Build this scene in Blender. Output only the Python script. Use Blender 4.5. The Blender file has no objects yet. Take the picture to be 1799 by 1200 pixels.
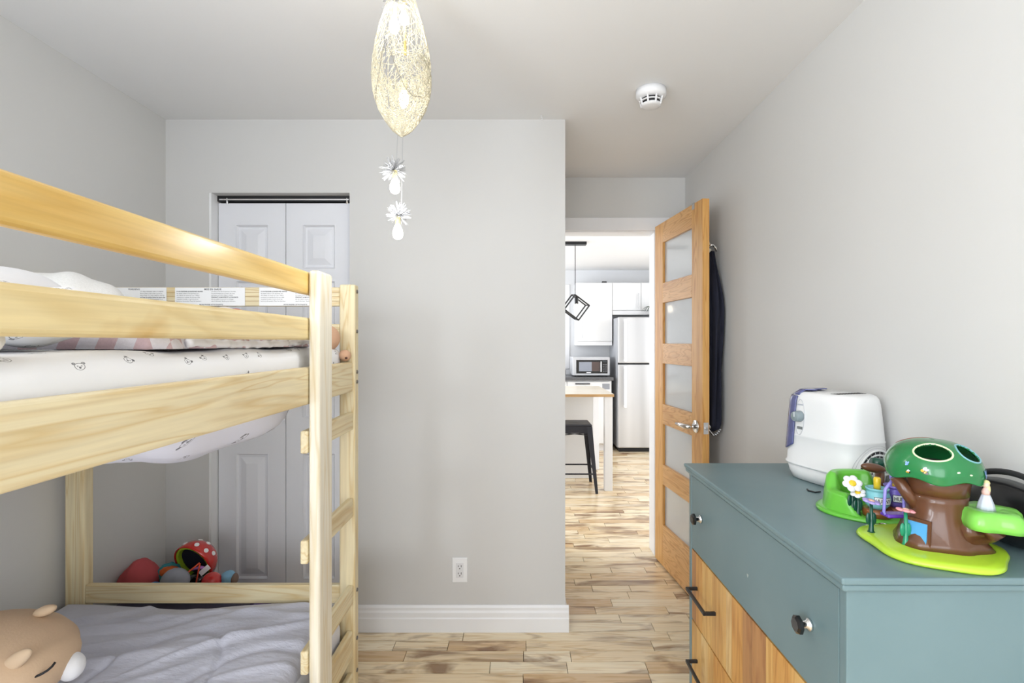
import bpy, bmesh, math, random
from mathutils import Vector, Matrix, noise as mnoise
R = math.radians
PI = math.pi
random.seed(7)
scene = bpy.context.scene
COL = scene.collection

# ------------------------------------------------------------------ camera, world, lights, exposure
CAM_Z = 1.33
cd = bpy.data.cameras.new('camera'); cam = bpy.data.objects.new('camera', cd); COL.objects.link(cam)
cam.location = (0, 0, CAM_Z); cam.rotation_euler = (R(90), 0, 0)
cd.sensor_width = 36; cd.lens = 18.01; cd.shift_x = -0.0064; cd.shift_y = 0.0011; cd.clip_start = 0.02
scene.camera = cam
scene.view_settings.view_transform = 'Standard'; scene.view_settings.look = 'None'
scene.view_settings.gamma = 1; scene.view_settings.use_curve_mapping = False
scene.view_settings.exposure = 1.16
world = bpy.data.worlds.new('world'); scene.world = world; world.use_nodes = True
bg = world.node_tree.nodes['Background']; bg.inputs[0].default_value = (0.93, 0.96, 1.0, 1); bg.inputs[1].default_value = 1.2

def area(name, loc, rot, sx, sy, power, col=(1, 1, 1)):
    l = bpy.data.lights.new(name, 'AREA'); l.shape = 'RECTANGLE'; l.size = sx; l.size_y = sy
    l.energy = power; l.color = col
    o = bpy.data.objects.new(name, l); COL.objects.link(o); o.location = loc; o.rotation_euler = rot
    return o
# area lights added to brighten bedroom and kitchen, set at made-up wall openings
area('added_light_rear', (-0.35, -1.56, 1.45), (R(90), 0, 0), 1.4, 1.5, 10, (0.92, 0.985, 1.07))
area('added_light_left', (-1.59, -0.88, 1.45), (R(90), 0, R(-90)), 1.1, 1.45, 30, (0.91, 0.985, 1.08))
area('added_light_kitchen_left', (-1.55, 5.0, 1.5), (R(90), 0, R(-90)), 2.2, 1.5, 17, (0.93, 0.98, 1.05))
area('added_light_kitchen_right', (2.55, 4.6, 1.2), (R(90), 0, R(90)), 1.6, 2.0, 8, (0.93, 0.98, 1.05))

# ------------------------------------------------------------------ helpers
def srgb(r, g, b):
    f = lambda c: (c / 255 / 12.92) if c / 255 <= 0.04045 else ((c / 255 + 0.055) / 1.055) ** 2.4
    return (f(r), f(g), f(b), 1)

ORG = {}                                             # world origin of every built object
class MB:
    """collects shapes in world metres; build() links them as one mesh object"""
    def __init__(s): s.v = []; s.f = []; s.m = []; s.sm = []; s.cur = 0; s.smooth = False
    def add(s, vs, fs):
        o = len(s.v); s.v += [tuple(p) for p in vs]
        for f in fs: s.f.append([i + o for i in f]); s.m.append(s.cur); s.sm.append(s.smooth)
        return s
    def box(s, x0, x1, y0, y1, z0, z1):
        vs = [(x, y, z) for z in (z0, z1) for y in (y0, y1) for x in (x0, x1)]
        return s.add(vs, [(0, 2, 3, 1), (4, 5, 7, 6), (0, 1, 5, 4), (2, 6, 7, 3), (0, 4, 6, 2), (1, 3, 7, 5)])
    def hexa(s, p):                                   # 8 points: bottom 4 ccw, top 4 ccw
        return s.add(p, [(3, 2, 1, 0), (4, 5, 6, 7), (0, 1, 5, 4), (1, 2, 6, 5), (2, 3, 7, 6), (3, 0, 4, 7)])
    def rings(s, rs, closed=True, cap0=True, cap1=True):
        n = len(rs[0]); vs = [p for r in rs for p in r]; fs = []
        for i in range(len(rs) - 1):
            for j in range(n if closed else n - 1):
                k = (j + 1) % n
                fs.append((i * n + j, i * n + k, (i + 1) * n + k, (i + 1) * n + j))
        if cap0: fs.append(tuple(range(n - 1, -1, -1)))
        if cap1: fs.append(tuple((len(rs) - 1) * n + j for j in range(n)))
        return s.add(vs, fs)
    def tube(s, pts, r, n=8, cap=True, flat=1.0):
        pts = [Vector(p) for p in pts]; rs = []; up = None
        rr = r if hasattr(r, '__len__') else [r] * len(pts)
        for i, p in enumerate(pts):
            t = (pts[min(i + 1, len(pts) - 1)] - pts[max(i - 1, 0)])
            t = t.normalized() if t.length > 1e-9 else Vector((0, 0, 1))
            if up is None:
                a = Vector((0, 0, 1)) if abs(t.z) < 0.9 else Vector((1, 0, 0))
                up = (a - t * a.dot(t)).normalized()
            else:
                up = up - t * up.dot(t); up = up.normalized() if up.length > 1e-6 else Vector((1, 0, 0))
            b = t.cross(up)
            rs.append([p + (up * math.cos(2 * PI * j / n) * flat + b * math.sin(2 * PI * j / n)) * rr[i] for j in range(n)])
        return s.rings(rs, True, cap, cap)
    def loop(s, pts, r, n=6):                          # closed tube
        pts = [Vector(p) for p in pts]; N = len(pts); vs = []; fs = []
        nrm = Vector((0, 0, 0)); c = sum(pts, Vector()) / N
        for i in range(N): nrm += (pts[i] - c).cross(pts[(i + 1) % N] - c)
        nrm = nrm.normalized() if nrm.length > 1e-12 else Vector((0, 0, 1))
        for i, p in enumerate(pts):
            t = (pts[(i + 1) % N] - pts[i - 1]).normalized(); b = t.cross(nrm).normalized(); a = b.cross(t)
            vs += [p + (b * math.cos(2 * PI * j / n) + a * math.sin(2 * PI * j / n)) * r for j in range(n)]
        for i in range(N):
            for j in range(n):
                k = (j + 1) % n; i2 = (i + 1) % N
                fs.append((i * n + j, i * n + k, i2 * n + k, i2 * n + j))
        return s.add(vs, fs)
    def lathe(s, prof, c=(0, 0, 0), n=24, wob=None, M=None):
        rs = []
        for (r, z) in prof:
            ring = []
            for j in range(n):
                a = 2 * PI * j / n; q = r * (wob(a, z) if wob else 1)
                p = Vector((q * math.cos(a), q * math.sin(a), z))
                ring.append((M @ p if M else p) + Vector(c))
            rs.append(ring)
        return s.rings(rs)
    def ell(s, c, r, nu=20, nv=12, M=None, f=None):
        rs = []; c = Vector(c)
        for i in range(nv + 1):
            a = PI * i / nv; a = min(max(a, 0.02), PI - 0.02); ring = []
            for j in range(nu):
                b = 2 * PI * j / nu
                d = Vector((math.sin(a) * math.cos(b), math.sin(a) * math.sin(b), -math.cos(a)))
                q = f(d) if f else 1
                p = Vector((d.x * r[0] * q, d.y * r[1] * q, d.z * r[2] * q))
                ring.append(c + (M @ p if M else p))
            rs.append(ring)
        return s.rings(rs)
    def grid(s, fn, nu, nv):
        vs = [fn(i / nu, j / nv) for i in range(nu + 1) for j in range(nv + 1)]
        fs = [(i * (nv + 1) + j, (i + 1) * (nv + 1) + j, (i + 1) * (nv + 1) + j + 1, i * (nv + 1) + j + 1) for i in range(nu) for j in range(nv)]
        return s.add(vs, fs)
    def prism(s, poly, axis, a0, a1):                  # poly in the two other axes, in order
        def P(u, v, w): return {'x': (w, u, v), 'y': (u, w, v), 'z': (u, v, w)}[axis]
        n = len(poly)
        vs = [P(u, v, a0) for u, v in poly] + [P(u, v, a1) for u, v in poly]
        fs = [tuple(range(n - 1, -1, -1)), tuple(range(n, 2 * n))] + [(i, (i + 1) % n, n + (i + 1) % n, n + i) for i in range(n)]
        return s.add(vs, fs)
    def build(s, name, mats, parent=None, bevel=0, seg=2, smooth=None, local=False, sub=0, base=None, solid=0):
        mats = mats if isinstance(mats, (list, tuple)) else [mats]
        if parent is not None: org = ORG[parent.name]
        elif local: org = Vector((0, 0, 0))
        elif base is not None: org = Vector(base)
        else:
            xs = [p[0] for p in s.v]; ys = [p[1] for p in s.v]; zs = [p[2] for p in s.v]
            org = Vector(((min(xs) + max(xs)) / 2, (min(ys) + max(ys)) / 2, min(zs)))
        off = Vector((0, 0, 0)) if local else org
        me = bpy.data.meshes.new(name)
        me.from_pydata([tuple(Vector(p) - off) for p in s.v], [], s.f)
        for m in mats: me.materials.append(m)
        for i, p in enumerate(me.polygons):
            p.material_index = s.m[i]; p.use_smooth = s.sm[i] if smooth is None else smooth
        bm = bmesh.new(); bm.from_mesh(me); bmesh.ops.recalc_face_normals(bm, faces=bm.faces); bm.to_mesh(me); bm.free()
        o = bpy.data.objects.new(name, me); COL.objects.link(o); ORG[o.name] = org
        if parent is not None: o.parent = parent
        else: o.location = org
        if solid:
            md = o.modifiers.new('thickness', 'SOLIDIFY'); md.thickness = solid; md.offset = 0
        if bevel:
            md = o.modifiers.new('bevel', 'BEVEL'); md.width = bevel; md.segments = seg; md.limit_method = 'ANGLE'; md.angle_limit = R(40)
            md.harden_normals = False
        if sub:
            md = o.modifiers.new('sub', 'SUBSURF'); md.levels = sub; md.render_levels = sub
        return o

def tag(o, label, cat=None, group=None, kind=None):
    if label: o['label'] = label
    if cat: o['category'] = cat
    if group: o['group'] = group
    if kind: o['kind'] = kind
    return o
def thing(name, label, cat, loc, rz=0, group=None):
    o = bpy.data.objects.new(name, None); COL.objects.link(o); o.location = loc; o.rotation_euler = (0, 0, rz)
    o.empty_display_size = 0.05
    ORG[o.name] = Vector(loc); return tag(o, label, cat, group)
def struct(o): o['kind'] = 'structure'; return o
def bx(x0, x1, y0, y1, z0, z1): return MB().box(x0, x1, y0, y1, z0, z1)

# ------------------------------------------------------------------ materials
class NT:
    def __init__(s, name):
        s.mat = bpy.data.materials.new(name); s.mat.use_nodes = True; s.t = s.mat.node_tree; s.n = s.t.nodes
        s.b = s.n['Principled BSDF']
    def node(s, t, **k):
        n = s.n.new(t)
        for a, v in k.items(): setattr(n, a, v)
        return n
    def link(s, a, b): s.t.links.new(a, b)
    def val(s, sock, v):
        if isinstance(v, (int, float)): sock.default_value = v
        elif isinstance(v, (tuple, list)): sock.default_value = v
        else: s.link(v, sock)
    def math(s, op, a, b=0.0, c=0.0):
        n = s.node('ShaderNodeMath', operation=op); s.val(n.inputs[0], a); s.val(n.inputs[1], b)
        if op in ('MULTIPLY_ADD', 'COMPARE', 'SMOOTH_MIN'): s.val(n.inputs[2], c)
        return n.outputs[0]
    def coord(s, kind='Object'): return s.node('ShaderNodeTexCoord').outputs[kind]
    def mapping(s, v, scale=(1, 1, 1), loc=(0, 0, 0), rot=(0, 0, 0)):
        n = s.node('ShaderNodeMapping'); s.link(v, n.inputs[0]); s.val(n.inputs['Scale'], scale); s.val(n.inputs['Location'], loc); s.val(n.inputs['Rotation'], rot)
        return n.outputs[0]
    def noise(s, v, scale=5, detail=3, rough=0.5, out='Fac', dist=0):
        n = s.node('ShaderNodeTexNoise'); s.link(v, n.inputs['Vector']); n.inputs['Scale'].default_value = scale
        n.inputs['Detail'].default_value = detail; n.inputs['Roughness'].default_value = rough; n.inputs['Distortion'].default_value = dist
        return n.outputs[out]
    def ramp(s, f, stops, interp='LINEAR'):
        n = s.node('ShaderNodeValToRGB'); s.link(f, n.inputs[0]); n.color_ramp.interpolation = interp
        e = n.color_ramp.elements
        while len(e) < len(stops): e.new(0.5)
        for i, (p, c) in enumerate(stops): e[i].position = p; e[i].color = c
        return n.outputs[0]
    def mix(s, f, a, b, blend='MIX'):
        n = s.node('ShaderNodeMix', data_type='RGBA', blend_type=blend); s.val(n.inputs[0], f); s.val(n.inputs[6], a); s.val(n.inputs[7], b)
        return n.outputs[2]
    def bump(s, h, st=0.2, d=0.002):
        n = s.node('ShaderNodeBump'); n.inputs['Strength'].default_value = st; n.inputs['Distance'].default_value = d
        s.link(h, n.inputs['Height']); s.link(n.outputs[0], s.b.inputs['Normal'])
    def sep(s, v):
        n = s.node('ShaderNodeSeparateXYZ'); s.link(v, n.inputs[0]); return n.outputs
    def comb(s, x, y, z):
        n = s.node('ShaderNodeCombineXYZ'); s.val(n.inputs[0], x); s.val(n.inputs[1], y); s.val(n.inputs[2], z); return n.outputs[0]

def plain(name, c, rough=0.5, metal=0, spec=0.5, coat=0, var=0.03, nscale=8, bump=0, bscale=60, trans=0, ior=1.45):
    m = NT(name); b = m.b; b.inputs['Roughness'].default_value = rough; b.inputs['Metallic'].default_value = metal
    b.inputs['Specular IOR Level'].default_value = spec; b.inputs['Coat Weight'].default_value = coat
    b.inputs['Transmission Weight'].default_value = trans; b.inputs['IOR'].default_value = ior
    co = m.coord()
    f = m.noise(co, nscale, 3)
    a = tuple(max(0, x * (1 - var)) for x in c[:3]) + (1,); d = tuple(min(1, x * (1 + var)) for x in c[:3]) + (1,)
    m.link(m.ramp(f, [(0.3, a), (0.7, d)]), b.inputs['Base Color'])
    if bump: m.bump(m.noise(co, bscale, 4), bump)
    return m.mat
def emit(name, c, st):
    m = NT(name); m.b.inputs['Base Color'].default_value = c; m.b.inputs['Emission Color'].default_value = c
    m.b.inputs['Emission Strength'].default_value = st; return m.mat

def wood(name, axis, pale, mid, dark, rings=7.0, across=9, along=0.7, rough=0.45, streak=0.35, seed=0, attr=False):
    """procedural grain running along one axis"""
    m = NT(name); co = m.coord(); i = 'xyz'.index(axis)
    sc = [across] * 3; sc[i] = along
    loc = (seed * 3.1, seed * 1.7, seed * 2.3)
    if attr:                                            # per plank offset stored on the mesh
        at = m.node('ShaderNodeAttribute', attribute_name='tone')
        v = m.node('ShaderNodeVectorMath', operation='MULTIPLY_ADD'); m.link(at.outputs['Color'], v.inputs[0])
        v.inputs[1].default_value = (17, 23, 31); m.link(co, v.inputs[2]); co = v.outputs[0]
    mp = m.mapping(co, tuple(sc), loc)
    n1 = m.noise(mp, 1.0, 3, 0.5, dist=0.6)
    w = m.math('FRACT', m.math('MULTIPLY', n1, rings))
    w = m.math('PINGPONG', w, 0.5); w = m.math('MULTIPLY', w, 2.0)
    sc2 = [140] * 3; sc2[i] = 5
    n2 = m.noise(m.mapping(co, tuple(sc2), loc), 1.0, 2)
    base = m.ramp(w, [(0.0, mid), (0.35, pale), (0.8, pale), (1.0, mid)])
    sc3 = [across * 0.6] * 3; sc3[i] = along * 1.3
    n3 = m.noise(m.mapping(co, tuple(sc3), (seed + 9, seed, 4)), 1.0, 4, 0.55, dist=0.8)
    base = m.mix(m.math('MULTIPLY', m.ramp(n3, [(0.52, (0, 0, 0, 1)), (0.66, (1, 1, 1, 1))]), streak), base, dark)
    base = m.mix(0.16, base, m.ramp(n2, [(0.3, (0.25, 0.2, 0.15, 1)), (0.7, (1, 1, 1, 1))]), 'MULTIPLY')
    if attr:
        s = m.node('ShaderNodeSeparateColor'); m.link(at.outputs['Color'], s.inputs[0])
        base = m.mix(0.75, base, m.ramp(s.outputs[0], [(0.0, srgb(210, 176, 134)), (0.2, srgb(228, 200, 160)), (0.5, srgb(250, 238, 216)), (1.0, srgb(255, 251, 242))]), 'MULTIPLY')
    m.link(base, m.b.inputs['Base Color']); m.b.inputs['Roughness'].default_value = rough
    m.bump(n2, 0.06, 0.001)
    return m.mat

PALE, MID, DARK = srgb(236, 222, 184), srgb(222, 198, 148), srgb(202, 164, 100)
M = {}
for ax in 'xyz':
    M['pine_' + ax] = wood('pine_' + ax, ax, PALE, MID, DARK, seed=ord(ax) % 7)
M['pine_gold'] = wood('pine_gold', 'y', srgb(236, 204, 130), srgb(222, 184, 104), srgb(200, 152, 72), rings=4, across=7, along=0.5, rough=0.28, seed=3)
M['pine_blotch'] = wood('pine_blotch', 'y', srgb(236, 216, 164), srgb(228, 204, 148), srgb(206, 160, 84), rings=3, across=8, along=1.3, streak=0.9, seed=5)
M['pine_white'] = wood('pine_white', 'z', srgb(243, 236, 218), srgb(232, 218, 186), srgb(216, 190, 140), rings=4, across=9, along=0.8, streak=0.3, seed=2)
M['fir_v'] = wood('fir_v', 'z', srgb(222, 170, 100), srgb(200, 140, 70), srgb(176, 112, 50), rings=9, across=14, along=0.7, rough=0.35)
M['fir_h'] = wood('fir_h', 'y', srgb(220, 168, 104), srgb(198, 140, 74), srgb(176, 112, 50), rings=9, across=14, along=0.9, rough=0.35, seed=4)
M['plank'] = wood('plank', 'x', srgb(252, 240, 216), srgb(238, 218, 184), srgb(140, 106, 78), rings=3.2, across=16, along=1.7, rough=0.22, streak=0.85, attr=True)
M['acacia'] = wood('acacia', 'z', srgb(226, 180, 112), srgb(206, 152, 84), srgb(160, 106, 62), rings=3, across=12, along=1.2, streak=0.5, attr=False)
ACA = [wood('acacia_%s' % n, 'z', a, b, c, rings=3, across=13, along=1.4, streak=0.5, seed=i) for i, (n, a, b, c) in enumerate([
    ('honey', srgb(226, 182, 112), srgb(210, 158, 88), srgb(180, 124, 70)), ('straw', srgb(232, 198, 138), srgb(216, 174, 108), srgb(190, 140, 84)),
    ('walnut', srgb(190, 140, 90), srgb(170, 118, 74), srgb(126, 84, 54)), ('amber', srgb(218, 164, 92), srgb(200, 142, 72), srgb(170, 112, 58))])]

def wall_paint(name, c, marks=False):
    m = NT(name); co = m.coord(); n = m.noise(co, 1.3, 3)
    a = tuple(x * 0.985 for x in c[:3]) + (1,); d = tuple(min(1, x * 1.015) for x in c[:3]) + (1,)
    col = m.ramp(n, [(0.3, a), (0.7, d)])
    if marks:                                           # filler smears with their own shape
        s = m.sep(m.coord()); px = m.math('SUBTRACT', s[0], marks[0]); pz = m.math('SUBTRACT', s[2], marks[1])
        wob = m.math('MULTIPLY', m.math('SUBTRACT', m.noise(co, 60, 2), 0.5), 0.02)
        e = m.math('ADD', m.math('POWER', m.math('DIVIDE', m.math('ADD', px, wob), 0.04), 2), m.math('POWER', m.math('DIVIDE', m.math('ADD', pz, wob), 0.007), 2))
        col = m.mix(m.math('MULTIPLY', m.math('LESS_THAN', e, 1.0), 0.7), col, srgb(236, 236, 234))
    m.link(col, m.b.inputs['Base Color']); m.b.inputs['Roughness'].default_value = 0.62
    m.bump(m.noise(co, 180, 3), 0.05, 0.001); return m.mat
M['wall'] = wall_paint('wall_paint_grey', srgb(214, 213, 210))
M['wall_marks'] = wall_paint('wall_paint_grey_back', srgb(210, 209, 207), (0.36, 0.94))
M['ceil'] = wall_paint('ceiling_paint', srgb(238, 238, 238))
M['kwall'] = wall_paint('kitchen_paint', srgb(228, 229, 231))
M['white'] = plain('white_trim', srgb(240, 240, 241), 0.4, var=0.01)
M['door_white'] = plain('closet_door_white', srgb(232, 233, 238), 0.42, var=0.01)
M['cab_white'] = plain('cabinet_white', srgb(240, 240, 240), 0.35, var=0.01)
M['black'] = plain('black_metal', srgb(30, 30, 33), 0.4, var=0.1)
M['blackgloss'] = plain('black_gloss', srgb(16, 16, 18), 0.15, coat=0.5)
M['chrome'] = plain('chrome', srgb(225, 225, 225), 0.12, metal=1)
M['steel'] = plain('bolt_steel', srgb(110, 105, 98), 0.4, metal=1)
def brushed():
    m = NT('brushed_steel'); co = m.coord(); n = m.noise(m.mapping(co, (200, 200, 2)), 1, 2); w = m.noise(m.mapping(co, (5, 5, 0.2)), 1, 1)
    m.link(m.ramp(w, [(0.3, srgb(196, 196, 197)), (0.7, srgb(232, 232, 233))]), m.b.inputs['Base Color']); m.b.inputs['Metallic'].default_value = 0.55
    m.b.inputs['Roughness'].default_value = 0.42; m.bump(n, 0.05, 0.001); return m.mat
M['brushed'] = brushed()
# ------------------------------------------------------------------ the setting
XL, XR, YB, YF, ZC = -1.63, 1.04, 2.365, 3.2, 2.36     # left / right wall, closet wall, doorway wall, ceiling
XC = 0.2155                                            # outer corner of the closet wall
KX0, KX1, KY1, KZ = -1.6, 2.6, 6.8, 2.29               # kitchen
Y0 = -1.6
struct(bx(KX0 - 0.1, KX1 + 0.1, Y0 - 0.1, KY1 + 0.1, -0.06, -0.012).build('floor', plain('subfloor', srgb(92, 70, 48), 0.7)))
FLOOR = bpy.data.objects['floor']
def plank_mesh(mb, x0, x1, y0, y1):
    c = 0.0009; z1 = random.uniform(-0.0006, 0.0)
    mb.hexa([(x0, y0, -0.012), (x1, y0, -0.012), (x1, y1, -0.012), (x0, y1, -0.012), (x0 + c, y0 + c, z1), (x1 - c, y0 + c, z1), (x1 - c, y1 - c, z1), (x0 + c, y1 - c, z1)])
def add_tone(o, tones):
    at = o.data.color_attributes.new('tone', 'FLOAT_COLOR', 'POINT')
    for i, t in enumerate(tones): at.data[i].color = t
PW = 0.0747; rest = MB(); rest_t = []; near = 0
rng = random.Random(11)
y = Y0; row = 0
while y < KY1:
    x = KX0 - rng.uniform(0, 0.7)
    while x < KX1:
        L = rng.choice([0.22, 0.3, 0.38, 0.46, 0.55, 0.7, 0.85]) * rng.uniform(0.9, 1.15)
        xa, xb = max(x, KX0), min(x + L, KX1)
        if xb - xa > 0.03:
            t = (min(1, max(0, rng.choice([0.1, 0.35, 0.45, 0.6, 0.7, 0.85, 0.95]) + rng.uniform(-0.08, 0.08))), rng.random(), rng.random(), 1)
            seen = 2.0 < y < 4.7 and xb > (-0.62 if y < YB else (0.2 if y < YF else 0.2)) and xa < (0.6 if y < 2.2 else 1.04) and near < 300
            g = 0.0005
            if seen:
                near += 1; mb = MB(); plank_mesh(mb, xa + g, xb - g, y + g, y + PW - g)
                o = mb.build('plank', M['plank'], FLOOR); add_tone(o, [t] * 8)
            else:
                plank_mesh(rest, xa + g, xb - g, y + g, y + PW - g); rest_t += [t] * 8
        x += L
    y += PW; row += 1
o = rest.build('planking', M['plank'], FLOOR); add_tone(o, rest_t); o['kind'] = 'stuff'

struct(bx(XL - 0.1, XR + 0.1, Y0 - 0.1, YF + 0.1, ZC, ZC + 0.1).build('ceiling', M['ceil']))
w = MB(); SY0, SY1, SZ0, SZ1 = -1.45, -0.30, 0.7, 2.2  # left wall, with an out-of-view opening added to let light in
w.box(XL - 0.1, XL, Y0 - 0.1, SY0, 0, ZC); w.box(XL - 0.1, XL, SY1, 3.02, 0, ZC); w.box(XL - 0.1, XL, SY0, SY1, 0, SZ0); w.box(XL - 0.1, XL, SY0, SY1, SZ1, ZC)
struct(w.build('wall_left', M['wall']))
w = MB()
for a, b, c, d in ((SY0, SY1, SZ0, SZ0 + 0.05), (SY0, SY1, SZ1 - 0.05, SZ1), (SY0, SY0 + 0.05, SZ0 + 0.05, SZ1 - 0.05), (SY1 - 0.05, SY1, SZ0 + 0.05, SZ1 - 0.05)): w.box(XL - 0.09, XL - 0.03, a, b, c, d)
struct(w.build('window_3', M['white'], bevel=0.004))  # frame of the added, unseen left opening
struct(bx(XR, XR + 0.1, Y0 - 0.1, YF, 0, ZC).build('wall_right', M['wall']))
# closet wall with its opening
OX0, OX1, OZ = -1.43, -0.78, 2.022
w = MB(); T = 0.11
w.box(XL, OX0, YB, YB + T, 0, ZC); w.box(OX1, XC, YB, YB + T, 0, ZC); w.box(OX0, OX1, YB, YB + T, OZ, ZC)
struct(w.build('wall_back', M['wall_marks'], base=(0, YB, 0)))
struct(bx(XC - T, XC, YB + T, YF, 0, ZC).build('wall_closet_side', M['wall']))
struct(bx(XL, XC - T, 2.93, 3.02, 0, ZC).build('wall_closet_rear', M['wall']))
# doorway wall between bedroom and kitchen
DX0, DX1, DZ = 0.25, 0.865, 2.04
w = MB(); w.box(KX0, DX0, YF, YF + T, 0, ZC); w.box(DX1, KX1, YF, YF + T, 0, ZC); w.box(DX0, DX1, YF, YF + T, DZ, ZC)
struct(w.build('wall_doorway', M['wall']))
t = MB(); t.box(DX0 - 0.0, DX1 + 0.075, YF - 0.014, YF, DZ - 0.012, DZ + 0.068); t.box(DX1 - 0.012, DX1 + 0.06, YF - 0.014, YF, 0, DZ - 0.012)
t.box(DX0, DX1, YF + 0.0, YF + T + 0.012, DZ - 0.02, DZ - 0.0); t.box(DX1 - 0.018, DX1, YF, YF + T + 0.012, 0, DZ - 0.02); t.box(DX0, DX0 + 0.018, YF, YF + T + 0.012, 0, DZ - 0.02)
struct(t.build('trim_1', M['white'], bevel=0.003))
# rear wall with an unseen window, added to light the room
WX0, WX1, WZ0, WZ1 = -1.1, 0.4, 0.65, 2.25
w = MB(); w.box(XL, WX0, Y0 - 0.1, Y0, 0, ZC); w.box(WX1, XR, Y0 - 0.1, Y0, 0, ZC); w.box(WX0, WX1, Y0 - 0.1, Y0, 0, WZ0); w.box(WX0, WX1, Y0 - 0.1, Y0, WZ1, ZC)
struct(w.build('wall_rear', M['wall']))
w = MB()
for a, b, c, d in ((WX0, WX1, WZ0, WZ0 + 0.05), (WX0, WX1, WZ1 - 0.05, WZ1), (WX0, WX0 + 0.05, WZ0 + 0.05, WZ1 - 0.05), (WX1 - 0.05, WX1, WZ0 + 0.05, WZ1 - 0.05), (-0.375, -0.325, WZ0 + 0.05, WZ1 - 0.05)):
    w.box(a, b, Y0 - 0.09, Y0 - 0.03, c, d)
struct(w.build('window_1', M['white'], bevel=0.004))
# baseboard of the closet wall: stepped profile, returned round the corner
prof = [(0, 0), (0.016, 0), (0.016, 0.062), (0.013, 0.068), (0.013, 0.088), (0.009, 0.098), (0.009, 0.110), (0.004, 0.120), (0, 0.120)]
b = MB(); b.prism([(YB - d, z) for d, z in prof], 'x', OX1 + 0.0, XC + 0.016)
struct(b.build('baseboard_back', M['white']))
b = MB(); b.prism([(XC + d, z) for d, z in prof], 'y', YB + 0.0005, YF - 0.015); struct(b.build('baseboard_side', M['white']))
b = MB(); b.prism([(XR - d, z) for d, z in prof], 'y', Y0, YF - 0.015); struct(b.build('baseboard_right', M['white']))
b = MB(); b.prism([(XL + d, z) for d, z in prof], 'y', Y0, YB); struct(b.build('baseboard_left', M['white']))

# closet: bifold doors in the opening, metal track above
root = thing('closet_door', 'white bifold closet doors with raised panels behind the bunk bed', 'closet door', ((OX0 + OX1) / 2, YB + 0.075, 0))
DY = YB + 0.055; xm = (OX0 + OX1) / 2 + 0.0055
def raised(mb, x0, x1, z0, z1, y):
    g = 0.018; s = 0.03
    def ring(d, yy): return [(x0 + d, yy, z0 + d), (x1 - d, yy, z0 + d), (x1 - d, yy, z1 - d), (x0 + d, yy, z1 - d)]
    mb.rings([ring(-0.004, y + 0.001), ring(0, y - 0.001), ring(0.008, y + 0.011), ring(g, y + 0.011), ring(g + s, y + 0.0005), ring(g + s + 0.004, y + 0.0005)], True, False, True)
def leaf(x0, x1):
    mb = MB(); pw = 0.15; cx = (x0 + x1) / 2; zs = [(0.215, 0.805), (0.975, 1.62), (1.68, 1.885)]
    px0, px1 = cx - pw / 2, cx + pw / 2; zb, zt = 0.012, 1.988
    mb.box(x0, px0, DY, DY + 0.03, zb, zt); mb.box(px1, x1, DY, DY + 0.03, zb, zt)
    prev = zb
    for a, c in zs + [(zt, zt)]:
        mb.box(px0, px1, DY, DY + 0.03, prev, a); prev = c
    for a, c in zs: raised(mb, px0, px1, a, c, DY); mb.box(px0, px1, DY + 0.015, DY + 0.03, a, c)
    return mb.build('door_leaf', M['door_white'], root)
leaf(OX0 + 0.013, xm - 0.0015); leaf(xm + 0.0015, OX1 - 0.008)
t = MB(); t.box(OX0, OX1, DY - 0.005, DY + 0.035, 1.996, OZ); t.build('track', M['black'], root)
t = MB(); t.box(OX0 + 0.02, OX1 - 0.02, DY - 0.008, DY - 0.004, 2.001, 2.007); t.build('track_rail', M['chrome'], root)
for x in (OX0 + 0.055, OX1 - 0.03):
    MB().tube([(x, DY + 0.0, 1.985), (x, DY + 0.0, 2.012)], 0.006, 8).build('pivot', M['chrome'], root)
j = MB(); j.box(OX0, OX0 + 0.01, YB + 0.002, YB + T, 0, OZ); struct(j.build('trim_2', M['white']))

# kitchen shell
struct(bx(KX0 - 0.1, KX1 + 0.1, YF + T, KY1 + 0.1, KZ, KZ + 0.1).build('ceiling_kitchen', M['ceil']))
w = MB(); w.box(KX0, KX1, KY1, KY1 + 0.1, 0, 1.05); w.box(KX0, KX1, KY1, KY1 + 0.1, 2.05, KZ); w.box(KX0, -0.5, KY1, KY1 + 0.1, 1.05, 2.05); w.box(0.60, KX1, KY1, KY1 + 0.1, 1.05, 2.05)
struct(w.build('wall_kitchen_back', M['kwall']))
w = MB()
for a, b, c, d in ((-0.5, 0.60, 1.05, 1.11), (-0.5, 0.60, 1.99, 2.05), (-0.5, -0.44, 1.11, 1.99), (0.52, 0.60, 1.11, 1.99), (0.02, 0.08, 1.11, 1.99)): w.box(a, b, KY1 + 0.01, KY1 + 0.07, c, d)
struct(w.build('window_2', M['white'], bevel=0.004))
w = MB(); w.box(0.601, 0.675, KY1 - 0.018, KY1, 0.985, 2.10); w.box(-0.58, 0.601, KY1 - 0.018, KY1, 2.05, 2.10); w.box(-0.58, 0.601, KY1 - 0.022, KY1, 0.985, 1.05)
struct(w.build('trim_3', M['white'], bevel=0.003))
w = MB(); w.box(KX0 - 0.1, KX0, YF, 3.9, 0, KZ); w.box(KX0 - 0.1, KX0, 6.1, KY1, 0, KZ); w.box(KX0 - 0.1, KX0, 3.9, 6.1, 0, 0.75); w.box(KX0 - 0.1, KX0, 3.9, 6.1, 2.25, KZ)  # unseen opening added here for the kitchen's left area light
struct(w.build('wall_kitchen_left', M['kwall']))
w = MB(); w.box(KX1, KX1 + 0.1, YF, 3.8, 0, KZ); w.box(KX1, KX1 + 0.1, 5.4, KY1, 0, KZ); w.box(KX1, KX1 + 0.1, 3.8, 5.4, 2.2, KZ)  # tall unseen opening, added for the area light on this side
struct(w.build('wall_kitchen_right', M['kwall']))

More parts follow.
